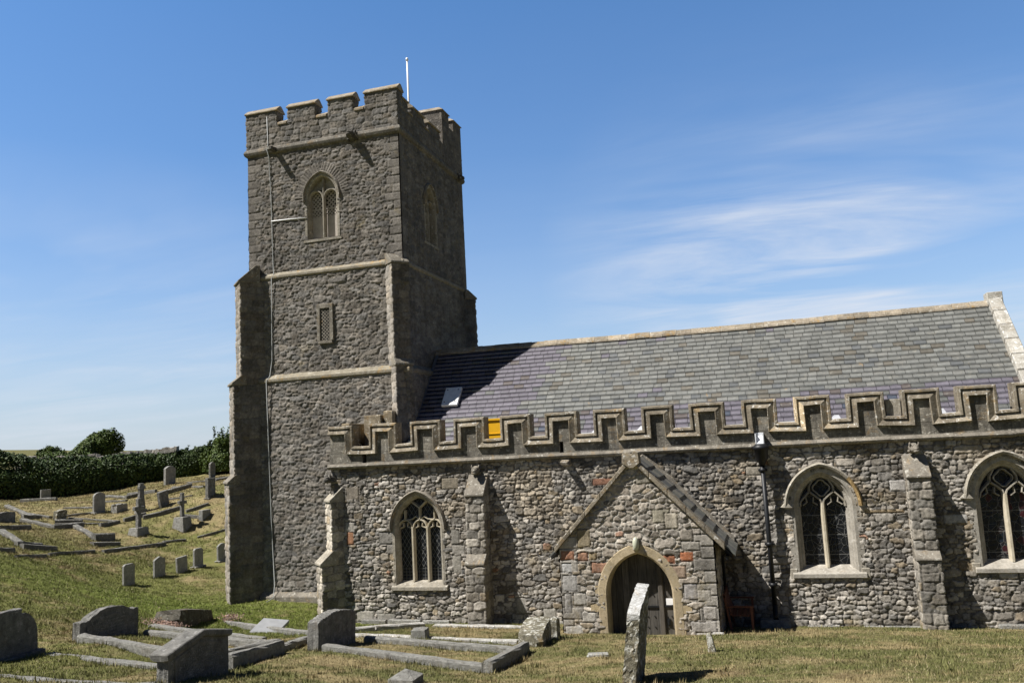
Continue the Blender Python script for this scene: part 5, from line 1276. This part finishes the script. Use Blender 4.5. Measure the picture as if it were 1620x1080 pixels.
for lb, segs in (
 ('long kerb with end block at the far left of the slope', [(-38.0, 10.3, -34.2, 8.3, .25, .3), (-34.2, 7.75, -34.0, 8.6, .28, .3)]),
 ('pair of kerb blocks below the squat broken headstone', [(-33.0, 6.6, -30.7, 6.3, .25, .28), (-30.6, 6.0, -30.2, 7.3, .28, .3), (-31.8, 7.3, -30.9, 8.0, .3, .3)]),
 ('kerb with a dark end at the lower left of the slope', [(-31.4, 3.9, -31.0, 5.2, .28, .25), (-33.4, 4.4, -31.5, 4.0, .2, .25)]),
 ('pale sloping kerb ending in a block near the left edge', [(-30.6, 3.4, -28.2, 2.2, .26, .3), (-28.2, 1.9, -28.0, 2.9, .3, .3)]),
 ('low square kerb block just beyond the sloping kerb', [(-27.8, 1.8, -27.5, 3.1, .26, .34)]),
 ('sloping kerb with a tall end block in the middle of the slope', [(-30.5, 7.0, -28.2, 5.9, .26, .3), (-28.1, 5.7, -27.95, 6.7, .42, .35)]),
 ('low kerb block at the foot of the tall end block', [(-27.5, 5.0, -27.2, 6.2, .2, .34)]),
 ('thin kerb stones lying along the lower edge of the plots', [(-26.35, .2, -26.6, 1.75, .16, .16), (-26.8, 2.1, -26.6, 4.2, .18, .16), (-26.46, 4.5, -26.13, 7.8, .18, .18), (-26.3, 7.9, -26.0, 9.0, .14, .18)]),
 ('whitened broken kerb in front of the round topped headstone', [(-32.6, 8.9, -29.9, 9.2, .10, .2), (-31.5, 7.0, -29.9, 8.4, .10, .16), (-29.8, 7.9, -29.7, 9.0, .22, .2), (-29.7, 9.3, -29.4, 10.4, .24, .2)]),
 ('kerb surround high on the slope behind the round topped headstone', [(-36.1, 15.0, -34.1, 14.5, .22, .25), (-34.8, 15.35, -32.8, 15.2, .25, .25), (-34.0, 14.2, -33.8, 15.2, .3, .25)]),
 ('dark kerb in front of the tall pale headstone', [(-31.6, 13.9, -30.7, 15.5, .36, .3), (-32.8, 16.6, -29.3, 14.8, .16, .25)]),
 ('kerb between the slim cross and the small block headstone', [(-27.4, 10.8, -26.6, 10.9, .15, .2), (-27.6, 11.1, -26.9, 11.9, .18, .2), (-25.7, 9.5, -24.8, 10.5, .12, .16)]),
 ('short kerb stones behind the nearest cross', [(-29.2, 10.0, -28.6, 10.7, .24, .25), (-28.7, 10.6, -28.1, 11.4, .26, .25)]),
 ('low kerbs near the slim dark headstone under the hedge', [(-33.4, 18.6, -31.6, 18.9, .16, .22), (-33.0, 20.2, -31.2, 20.6, .22, .25), (-31.3, 18.4, -31.1, 20.2, .2, .22)]),
 ('sunken kerb lines across the middle of the dry slope', [(-35.6, 11.6, -33.6, 11.9, .10, .2), (-34.9, 13.3, -33.2, 13.4, .12, .2), (-30.0, 12.6, -28.6, 12.9, .12, .2)]),
 ('worn kerb with a raised corner at the bottom left of the plots', [(-29.6, .6, -27.6, .0, .14, .2), (-27.5, -.2, -27.3, 1.0, .2, .24)]),
 ('kerb stones beside the round topped headstone running downhill', [(-33.6, 9.6, -32.9, 10.9, .16, .2), (-35.6, 9.2, -33.8, 9.0, .14, .2)]),
 ('dark kerb in the edge of the hedge shade', [(-40.2, 13.2, -38.3, 13.8, .28, .3)]),
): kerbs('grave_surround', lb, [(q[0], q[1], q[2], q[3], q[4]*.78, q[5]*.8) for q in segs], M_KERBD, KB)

# pebbled slabs and odd stones
def lump(name, label, cat, x, y, sx, sy, sz, mat, rot=0, tilt=0, seed=1, zo=0, sharp=False):
    bm = bmesh.new(); bmesh.ops.create_cube(bm, size=2); bmesh.ops.subdivide_edges(bm, edges=bm.edges, cuts=3, use_grid_fill=True)
    rr = random.Random(seed)
    for v in bm.verts:
        q = v.co.copy(); n = q.normalized(); f = .8 if not sharp else .35
        q = q*(1-f*.35)+n*f*.45*1.3
        v.co = Vector((q.x*sx/2, q.y*sy/2, q.z*sz/2))+Vector((rr.uniform(-1, 1)*sx, rr.uniform(-1, 1)*sy, rr.uniform(-1, 1)*sz))*.035
    me = bpy.data.meshes.new(name); bm.to_mesh(me); bm.free(); o = link(name, me, mat); o.location = (x, y, gr(x, y)+sz*.2+zo); o.rotation_euler = (tilt, 0, rot)
    a = me.color_attributes.new('Col', 'FLOAT_COLOR', 'POINT'); a.data.foreach_set('color', np.ones(len(me.vertices)*4, np.float32))
    FOOT.append((x-sx/2, x+sx/2, y-sy/2, y+sy/2))
    return setp(o, label, cat)
lump('rock', 'mossy boulder lying behind the broad shouldered headstone', 'rock', -16.55, -3.05, .75, 1.75, .50, M_MOUND, .15, -.18, 3)
o = MB(); o.M = Matrix.Translation((-14.05, -2.55, gr(-14.05, -2.55)+.12)) @ Matrix.Rotation(.15, 4, 'Z') @ Matrix.Rotation(.20, 4, 'X') @ Matrix.Rotation(.10, 4, 'Y'); o.box(-.40, .40, -.50, .50, -.05, .05)
o = o.build('marble_tablet', M_MARB, None, .012); setp(o, 'pale grey marble tablet lying flat inside a thin kerb', 'tablet')
lump('stone_block', 'rough stone block lying at the east end of the whitened kerb', 'stone', -5.35, -5.35, .55, 1.25, .55, M_LICH, .1, .1, 5, sharp=True)
lump('stone_block', 'small upright stone behind the block near the porch corner', 'stone', -5.15, -4.35, .18, .30, .62, M_LICH, 0, 0, 6, sharp=True)
lump('stone_block', 'small pale cube of stone resting on the whitened kerb', 'stone', -8.15, -5.35, .34, .34, .34, M_KERB, .1, 0, 7, sharp=True)
lump('stone_block', 'flat grey slab beside the tapered footstone on the right lawn', 'stone', -3.55, -7.15, .38, .22, .07, M_GRAVEP, .2, 0, 8)
mb = MB(); zz = gr(-5.97, -10.98); mb.hexa([(-6.2, -11.2, zz-.2), (-5.74, -11.2, zz-.2), (-5.74, -10.8, zz-.2), (-6.2, -10.8, zz-.2)], [(-6.2, -11.2, zz+.10), (-5.74, -11.2, zz+.10), (-5.74, -10.8, zz+.10), (-6.2, -10.8, zz+.10)]); mb.add([(-6.2, -11.2, zz+.10), (-5.74, -11.2, zz+.10), (-5.74, -10.8, zz+.10), (-6.2, -10.8, zz+.10), (-5.97, -11.0, zz+.23)], [(0, 1, 4), (1, 2, 4), (2, 3, 4), (3, 0, 4)])
o = mb.build('corner_stone', M_KERB, None, .015, jitter=.008); setp(o, 'low stone with a pyramid top poking up at the bottom edge', 'stone')
zz = gr(-1.3, -6.9); mb = MB(); mb.hexa([(-1.42, -6.98, zz-.2), (-1.22, -6.98, zz-.2), (-1.22, -6.78, zz-.2), (-1.42, -6.78, zz-.2)], [(-1.44, -6.94, zz+.34), (-1.34, -6.94, zz+.38), (-1.34, -6.80, zz+.36), (-1.44, -6.80, zz+.34)])
o = mb.build('footstone', M_LICH, None, .02, jitter=.012); setp(o, 'small leaning tapered footstone in the lawn before the porch corner', 'footstone')
zz = gr(-1.45, -2.3); mb = MB(); mb.box(-1.66, -1.38, -2.52, -2.25, zz-.3, zz+.06); o = mb.build('plinth_block', M_KERBW, None, .02); setp(o, 'whitened stone block in the grass at the porch corner', 'stone')
# the leaning edge-on headstone in front of the porch door
e = empty('headstone', (-2.30, -10.24, gr(-2.3, -10.4)), 'tall narrow lichen crusted headstone seen edge on before the porch door, top whitened', 'headstone')
bm = bmesh.new(); nz, ny, nx = 26, 14, 5; w_, t_, h_ = 1.05, .22, 1.42
def topz(fy): return h_*(.80+.20*min(1, fy*1.15)**.7) if fy < .9 else h_*(1.0-.0*(fy-.9))
grid = {}
rr = random.Random(9)
mb = MB(); V = []; F = []
ring_ = [(i/nx, 0) for i in range(nx)]+[(1, j/ny) for j in range(ny)]+[(1-i/nx, 1) for i in range(nx)]+[(0, 1-j/ny) for j in range(ny)]
for k in range(nz+1):
    fz = k/nz
    for (fx, fy) in ring_:
        z = -.3+(topz(fy)+.3)*fz; j = .010
        V.append(((fx-.5)*t_*(1-.12*fz)+rr.uniform(-j, j)+.05*fz, (fy-.5)*w_+rr.uniform(-j, j), z+rr.uniform(-j, j)*(k < nz)*.6))
nr = len(ring_)
for k in range(nz):
    for i in range(nr): F.append((k*nr+i, k*nr+(i+1) % nr, (k+1)*nr+(i+1) % nr, (k+1)*nr+i))
mb.add(V, F); o = mb.build('slab', M_LICH, None); o.parent = e
# whitened top crust: follows the broken top edge
mb = MB(); 
for j in range(ny):
    y0, y1 = (j/ny-.5)*w_, ((j+1)/ny-.5)*w_; za, zb = topz(j/ny), topz((j+1)/ny); a = t_*.44+.006; d0 = .10 if j < 2 else .03
    mb.hexa([(-a+.05, y0-.012*(j == 0), za-d0-rr.uniform(0, .02)), (a+.05-.02, y0-.012*(j == 0), za-d0*.6), (a+.05-.02, y1, zb-d0*.6), (-a+.05, y1, zb-d0-rr.uniform(0, .02))], [(-a+.055, y0-.012*(j == 0), za+.012), (a+.045, y0-.012*(j == 0), za+.012), (a+.045, y1, zb+.012), (-a+.055, y1, zb+.012)])
o = mb.build('lichen_crust', M_WHITE, None, weld=True, jitter=.008); o.parent = e
e.rotation_euler = (.0, .105, 0); e.location.x = -2.36
FOOT.append((-2.45, -2.15, -10.8, -10.0))

# =================================================================== VEGETATION
def leaves(name, pts, nrm_, size, mat, parent, seed, dark=None):
    """leaf-clump faces at points, roughly facing nrm_"""
    rg = np.random.default_rng(seed); n = len(pts)
    d = nrm_+rg.normal(0, .55, (n, 3)); d /= np.linalg.norm(d, axis=1, keepdims=True)
    a = np.cross(d, rg.normal(0, 1, (n, 3))); a /= np.linalg.norm(a, axis=1, keepdims=True); b = np.cross(d, a)
    s_ = size*rg.uniform(.55, 1.35, (n, 1))
    q = np.stack([pts-a*s_*.5, pts+b*s_*.42-a*s_*.05, pts+a*s_*.62, pts-b*s_*.42-a*s_*.02], 1)
    q += rg.normal(0, .12, q.shape)*s_[:, None]
    c = rg.uniform(.65, 1.35, (n, 1))*np.ones((1, 3)); hue = rg.uniform(-.12, .12, (n, 1)); c = c*(1+hue*np.array([1.2, .3, -1]))
    me = npmesh(name, q.reshape(-1, 3), np.arange(n*4).reshape(-1, 4), np.repeat(c, 4, 0))
    o = link(name, me, mat)
    if parent: child(o, parent)
    return o
def hedge(label, line, h0, depth, n, seed, size=.22, hvar=.35, mat=M_HEDGE):
    """hedge along a plan line: leafy skin over a dark core"""
    rg = np.random.default_rng(seed)
    L = [0]
    for p, q in zip(line, line[1:]): L.append(L[-1]+math.hypot(q[0]-p[0], q[1]-p[1]))
    def at(s, fin=False):
        s = np.clip(s, 0, L[-1]-1e-6); k = np.clip(np.searchsorted(L, s, 'right')-1, 0, len(line)-2)
        P0 = np.array(line)[k]; P1 = np.array(line)[k+1]; seg = np.array(L)[k+1]-np.array(L)[k]; t = (s-np.array(L)[k])/seg
        Pm = P0+(P1-P0)*t[:, None]
        if fin: return Pm, None
        A_, _ = at(s-1.6, True); B_, _ = at(s+1.6, True); d = B_-A_; d /= np.linalg.norm(d, axis=1, keepdims=True); Pm = .5*Pm+.25*(A_+B_); return Pm, d
    hx = lambda s: h0(s)*(1+hvar*(fbm(s*.45, s*0, seed+3, 4)-.5)*1.6)
    mid, _ = at(np.array([L[-1]/2])); z = g(*mid[0])
    e = empty('hedge', (mid[0][0], mid[0][1], z), label, 'hedge')
    s = rg.uniform(0, L[-1], n); ph = rg.uniform(0, 1, n)
    P, d = at(s); nn = np.stack([d[:, 1], -d[:, 0]], 1)       # towards the viewer's side
    H = hx(s); ang = ph*math.pi*.62                        # from the near foot over the top
    rad = .86+.32*fbm(s*1.1, ph*3.1, seed+9, 4)+rg.uniform(-.1, .08, n)
    off = np.cos(ang)**.5*np.sign(np.cos(ang)+1e-9) if False else np.cos(ang)
    hh = np.sin(ang)**.6
    bulge = off*depth*rad+.0
    X = P[:, 0]+nn[:, 0]*bulge; Y = P[:, 1]+nn[:, 1]*bulge; Z = gz(X, Y)+H*hh*rad
    N3 = np.stack([nn[:, 0]*np.cos(ang), nn[:, 1]*np.cos(ang), np.sin(ang)], 1)
    ns = int(L[-1]*3.2); m_ = 26; sp_ = rg.uniform(0, L[-1], ns); Ps, ds = at(sp_); nns = np.stack([ds[:, 1], -ds[:, 0]], 1); o_ = rg.uniform(-.2, .75, ns)*depth
    t_ = rg.uniform(0, 1, (ns, m_)); ln_ = rg.uniform(.15, .55, (ns, 1)); fx = rg.normal(0, .05, (ns, m_)); fy = rg.normal(0, .05, (ns, m_)); lx = rg.uniform(-.3, .5, (ns, 1))
    bx_ = (Ps[:, 0]+nns[:, 0]*o_)[:, None]; by_ = (Ps[:, 1]+nns[:, 1]*o_)[:, None]; bz_ = gz(bx_, by_)+(hx(sp_)*np.sqrt(1-(o_/depth)**2*.8))[:, None]*.98
    X = np.r_[X, (bx_+fx+lx*t_*ln_).ravel()]; Y = np.r_[Y, (by_+fy).ravel()]; Z = np.r_[Z, (bz_+t_*ln_).ravel()]; N3 = np.r_[N3, np.tile([0., -.3, .8], (ns*m_, 1))]
    leaves('foliage', np.stack([X, Y, Z], 1), N3, size, mat, e, seed)
    # core
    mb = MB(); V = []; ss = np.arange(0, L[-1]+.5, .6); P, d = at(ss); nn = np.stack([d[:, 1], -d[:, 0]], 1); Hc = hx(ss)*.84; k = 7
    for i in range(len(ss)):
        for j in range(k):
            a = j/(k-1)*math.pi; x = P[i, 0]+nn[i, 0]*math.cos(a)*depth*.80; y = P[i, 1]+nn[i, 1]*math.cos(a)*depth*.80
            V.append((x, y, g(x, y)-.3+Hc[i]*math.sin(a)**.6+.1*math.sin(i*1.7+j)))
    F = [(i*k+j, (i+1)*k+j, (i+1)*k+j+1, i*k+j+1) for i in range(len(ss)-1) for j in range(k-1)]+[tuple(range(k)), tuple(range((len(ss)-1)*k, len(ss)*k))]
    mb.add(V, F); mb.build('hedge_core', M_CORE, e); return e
hl = [(-72, -4), (-63, 3.4), (-55.5, 8.4), (-50.3, 12.0), (-46.6, 15.4), (-44.0, 19.3), (-42.0, 23.6), (-41.2, 26)]
hedge('long dark unclipped hedge along the left side of the graveyard', hl, lambda s: 2.75-1.05*sst(31, 43, s), 1.7, 105000, 11, .13, .22)
hedge('darker stretch of hedge with a flat top between the drystone wall and the tower', [(-41.2, 24.8), (-37.5, 27.5), (-32, 30.5)], lambda s: 1.75+0*s, 1.2, 34000, 12, .13, .2)
def shrub(name, label, cat, x, y, z0, rx, ry, h, n, seed, skew=(0, 0), size=.2, mat=M_THORN, spiky=0, shape=None, trunk=True, shoots=0):
    rg = np.random.default_rng(seed); z = gr(x, y)+z0
    e = empty(name, (x, y, z), label, cat)
    th = rg.uniform(0, 2*math.pi, n); ph = np.arccos(rg.uniform(-.25, 1, n)); dv = np.stack([np.sin(ph)*np.cos(th), np.sin(ph)*np.sin(th), np.cos(ph)], 1)
    r = (.72+.5*fbm(dv[:, 0]*2.6+9, dv[:, 2]*2.6+dv[:, 1]*1.9+4, seed, 4))*rg.uniform(.55, 1.0, n)**.35
    q = dv*r[:, None]
    if spiky:
        k = rg.uniform(0, 1, n) < .14; q[k] *= (1+rg.uniform(0, spiky, (k.sum(), 1)))
    X = x+q[:, 0]*rx+skew[0]*q[:, 2]; Y = y+q[:, 1]*ry+skew[1]*q[:, 2]; Z = z+h*.22+q[:, 2]*h*.74
    for i in range(shoots):
        m_ = 90; t = rg.uniform(0, 1, m_); a = rg.uniform(0, 6.28); r0 = rg.uniform(.1, .85); ln = rg.uniform(.5, 1.35)
        sx_, sy_ = math.cos(a)*r0, math.sin(a)*r0; z_ = z+h*(.22+.70*math.sqrt(max(0, 1-r0*r0)))-.25
        f = rg.normal(0, .055, (m_, 3)); lx, ly = rg.uniform(-.1, .55), rg.uniform(-.2, .2)
        X = np.r_[X, x+sx_*rx+lx*t*ln+f[:, 0]]; Y = np.r_[Y, y+sy_*ry+ly*t*ln+f[:, 1]]; Z = np.r_[Z, z_+t*ln+f[:, 2]]; dv = np.r_[dv, rg.normal(0, 1, (m_, 3))]
    if shape: X, Y, Z = shape(X, Y, Z)
    leaves('crown', np.stack([X, Y, Z], 1), dv, size, mat, e, seed)
    if trunk:
        mb = MB()
        for i in range(6):
            a = rg.uniform(0, 6.28); mb.tube([(x+.05*math.cos(a), y+.05*math.sin(a), z-.3), (x+rx*.25*math.cos(a)+skew[0]*.3, y+ry*.25*math.sin(a), z+h*.22), (x+rx*.4*math.cos(a)+skew[0]*.6, y+ry*.5*math.sin(a), z+h*.38)], .08, 6, True, [.11, .07, .025])
        mb.build('trunk', M_BARK, e)
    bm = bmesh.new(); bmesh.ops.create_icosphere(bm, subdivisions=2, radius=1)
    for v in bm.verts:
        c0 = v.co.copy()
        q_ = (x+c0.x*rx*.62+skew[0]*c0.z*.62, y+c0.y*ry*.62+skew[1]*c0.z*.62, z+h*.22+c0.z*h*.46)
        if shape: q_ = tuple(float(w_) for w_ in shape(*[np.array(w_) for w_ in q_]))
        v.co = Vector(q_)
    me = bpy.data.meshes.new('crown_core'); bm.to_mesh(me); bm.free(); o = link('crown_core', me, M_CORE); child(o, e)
    return e

def lean_shape(X, Y, Z):
    # windswept: the lee side is high, the weather side runs out low and long
    cx = -50.6; t = np.clip((cx+1.6-X)/4.6, 0, 1); return X+.35*(Z-5.5), Y, 4.7+(Z-4.7)*(1-.66*t)
shrub('hawthorn_tree', 'windswept hawthorn leaning to the right beyond the drystone wall', 'tree', -51.2, 28.6, 0, 3.0, 2.0, 3.95, 42000, 21, (.9, 0), .115, M_THORN, 0, lean_shape)
shrub('elder_shrub', 'loose bright green shrub with upright shoots in the hedge beside the tower', 'shrub', -35.6, 25.3, 0, 1.75, 1.2, 2.45, 22000, 22, (.15, 0), .11, M_THORN, .0, None, True, 34)
shrub('low_shrub', 'low pale scrub at the left foot of the windswept hawthorn', 'shrub', -53.0, 27.8, 0, 1.8, 1.2, 2.3, 12000, 23, (0, 0), .11, M_THORN, .1)
# drystone wall behind the hedge: individual stones laid in courses, cap stones on edge
dw = empty('drystone_wall', (-45, 23.3, g(-45, 23.3)), 'pale drystone wall showing its rough cap stones above the hedge', 'wall')
dw['kind'] = 'thing'
rr = random.Random(44); mb = MB(); cp2 = MB()
P0, P1 = Vector((-50.5, 22.4)), Vector((-39.6, 25.4)); L_ = (P1-P0).length; d_ = (P1-P0)/L_; n_ = Vector((d_.y, -d_.x))
for row in range(8):
    s_ = rr.uniform(-.2, 0)
    while s_ < L_:
        w = rr.uniform(.25, .5); p = P0+d_*(s_+w/2); zb = g(p.x, p.y)+.24*row-.1; dd = .30-.012*row+rr.uniform(-.03, .03)
        mb.col = (rr.uniform(.7, 1.2),)*3
        q = [p+d_*a*(w/2-.012)+n_*b*dd for a, b in ((-1, -1), (1, -1), (1, 1), (-1, 1))]; h_ = .23*rr.uniform(.9, 1.05)
        mb.hexa([(v.x, v.y, zb) for v in q], [(v.x+rr.uniform(-.02, .02), v.y+rr.uniform(-.02, .02), zb+h_) for v in q]); s_ += w
s_ = 0
while s_ < L_:
    w = rr.uniform(.14, .32); p = P0+d_*(s_+w/2); zb = g(p.x, p.y)+1.80; cp2.col = (rr.uniform(.7, 1.35),)*3; h_ = rr.uniform(.22, .42)
    q = [p+d_*a*(w/2-.01)+n_*b*.27 for a, b in ((-1, -1), (1, -1), (1, 1), (-1, 1))]; tl = d_*rr.uniform(-.08, .12)
    cp2.hexa([(v.x, v.y, zb) for v in q], [(v.x+tl.x, v.y+tl.y, zb+h_+rr.uniform(-.05, .05)) for v in q]); s_ += w
o = mb.build('wall_courses', M_DRY, None, 0, weld=False, jitter=.015); child(o, dw)
o = cp2.build('cap_stones', M_DRY, None, 0, weld=False, jitter=.02); child(o, dw)
# pinkish sedum growing on the rock
rg = np.random.default_rng(5)
for (x, y, r, n, lb) in ((-16.2, -4.3, .5, 900, 'pink flowering sedum spreading at the near end of the mossy boulder'), (-15.9, -1.75, .3, 400, 'small pink sedum clump at the far end of the mossy boulder')):
    p = rg.normal(0, .45, (n, 2))*r; X_, Y_ = x+p[:, 0], y+p[:, 1]*1.3; Z_ = gz(X_, Y_)+rg.uniform(.0, .16, n)+.05
    o = leaves('sedum_plant', np.stack([X_, Y_, Z_], 1), np.tile([0, -.4, .8], (n, 1)), .04, M_PINK, None, 6); setp(o, lb, 'plant')

# =================================================================== GRASS BLADES
def blades(n, x0, x1, y0, y1, size, seed, cond=None):
    rg = np.random.default_rng(seed); x = rg.uniform(x0, x1, n); y = rg.uniform(y0, y1, n)
    keep = ~((y > -.28) & (x > -13.3)) & ~((x > PXL-.05) & (x < PXR+.05) & (y > PY-.05)) & ~((x > TX0-.3) & (y > 1.2) & (x < -11))
    keep &= ~((np.abs(x+17.65) < .38) & (np.abs(y-1.3) < .45))
    if cond is not None: keep &= cond(x, y)
    for a, b, c, d in FOOT: keep &= ~((x > a) & (x < b) & (y > c) & (y < d))
    x = x[keep]; y = y[keep]; n = len(x)
    col, k = cover(x, y)
    z = gz(x, y)+(fbm(x*1.3, y*1.3, 400, 4)-.5)*.10*sst(-.2, -2.5, y)+(fbm(x*1.1, y*1.1, 402, 4)-.5)*.22*(x < -14.5)
    h = size*rg.uniform(.5, 1.25, n)*(.75+.5*k); w = size*.20*rg.uniform(.6, 1.4, n); a = rg.uniform(0, 2*math.pi, n); ln = h*rg.uniform(.2, 1.1, n); b = rg.uniform(0, 2*math.pi, n)
    V = np.stack([np.stack([x-np.cos(a)*w, y-np.sin(a)*w, z-.006], 1), np.stack([x+np.cos(a)*w, y+np.sin(a)*w, z-.006], 1), np.stack([x+np.cos(b)*ln, y+np.sin(b)*ln, z+h], 1)], 1)
    c = col*rg.uniform(.65, 1.45, (n, 1)); pale = (rg.uniform(0, 1, n) < .12)[:, None]; c = np.where(pale, np.array([.30, .255, .155])*rg.uniform(.7, 1.2, (n, 1)), c)
    return V.reshape(-1, 3), np.repeat(c, 3, 0)
parts = [blades(330000, -18, 8.5, -15.5, 0, .034, 1), blades(150000, -31, -13.4, -9, 6.5, .045, 2, lambda x, y: ~((x > -18) & (y < 0) & (x < -13.4) & (y > -15.5) & False)), blades(90000, -44, -24, 0, 24, .07, 3)]
V = np.concatenate([p[0] for p in parts]); C = np.concatenate([p[1] for p in parts])
o = link('grass', npmesh('grass', V, np.arange(len(V)).reshape(-1, 3), C), M_GRASS); o['kind'] = 'stuff'
# longer tufts where the mower cannot reach
rg = np.random.default_rng(8); xs_, ys_ = [], []
for a, b, c, d in FOOT:
    per = 2*((b-a)+(d-c)); n = int(per*75)
    if n < 4: continue
    t = rg.uniform(0, 1, n); sd = rg.integers(0, 4, n); m_ = .04
    xs_.append(np.where(sd < 2, a+(b-a)*t, np.where(sd == 2, a-m_, b+m_))); ys_.append(np.where(sd == 0, c-m_, np.where(sd == 1, d+m_, c+(d-c)*t)))
for x0, y0, x1, y1, ww in KERBS:
    L_ = math.hypot(x1-x0, y1-y0); n = int(L_*90); t = rg.uniform(0, 1, n); sd = np.sign(rg.uniform(-1, 1, n))*(ww/2+rg.uniform(.0, .05, n))
    xs_.append(x0+(x1-x0)*t-(y1-y0)/L_*sd); ys_.append(y0+(y1-y0)*t+(x1-x0)/L_*sd)
t = rg.uniform(-13.2, 8, 900); xs_.append(t); ys_.append(-.26-rg.uniform(0, .1, 900))
for (x0_, x1_, y0_, y1_, nc) in ((-18, 8, -15, -.4, 1500), (-31, -14, -8, 6, 900), (-42, -24, 2, 22, 900)):
    cx_ = rg.uniform(x0_, x1_, nc); cy_ = rg.uniform(y0_, y1_, nc); q = 22; xs_.append((cx_[:, None]+rg.normal(0, .07, (nc, q))).ravel()); ys_.append((cy_[:, None]+rg.normal(0, .05, (nc, q))).ravel())
x = np.concatenate(xs_); y = np.concatenate(ys_); k_ = ~((x > PXL-.05) & (x < PXR+.05) & (y > PY-.05)) & ~((y > -.25) & (x > -13.3)) & ~((x > TX0-.3) & (y > 1.2) & (x < -11)); x = x[k_]; y = y[k_]; n = len(x); col, k = cover(x, y); z = gz(x, y)+(fbm(x*1.1, y*1.1, 402, 4)-.5)*.22*(x < -14.5)
h = rg.uniform(.03, .13, n)*rg.uniform(.5, 1, n); w = rg.uniform(.006, .014, n); a = rg.uniform(0, 6.28, n); b = rg.uniform(0, 6.28, n); ln = h*rg.uniform(.1, .7, n)
V = np.stack([np.stack([x-np.cos(a)*w, y-np.sin(a)*w, z-.02], 1), np.stack([x+np.cos(a)*w, y+np.sin(a)*w, z-.02], 1), np.stack([x+np.cos(b)*ln, y+np.sin(b)*ln, z+h], 1)], 1)
o = link('grass', npmesh('grass_tufts', V.reshape(-1, 3), np.arange(n*3).reshape(-1, 3), np.repeat(col*rg.uniform(.7, 1.5, (n, 1)), 3, 0)), M_GRASS); o['kind'] = 'stuff'
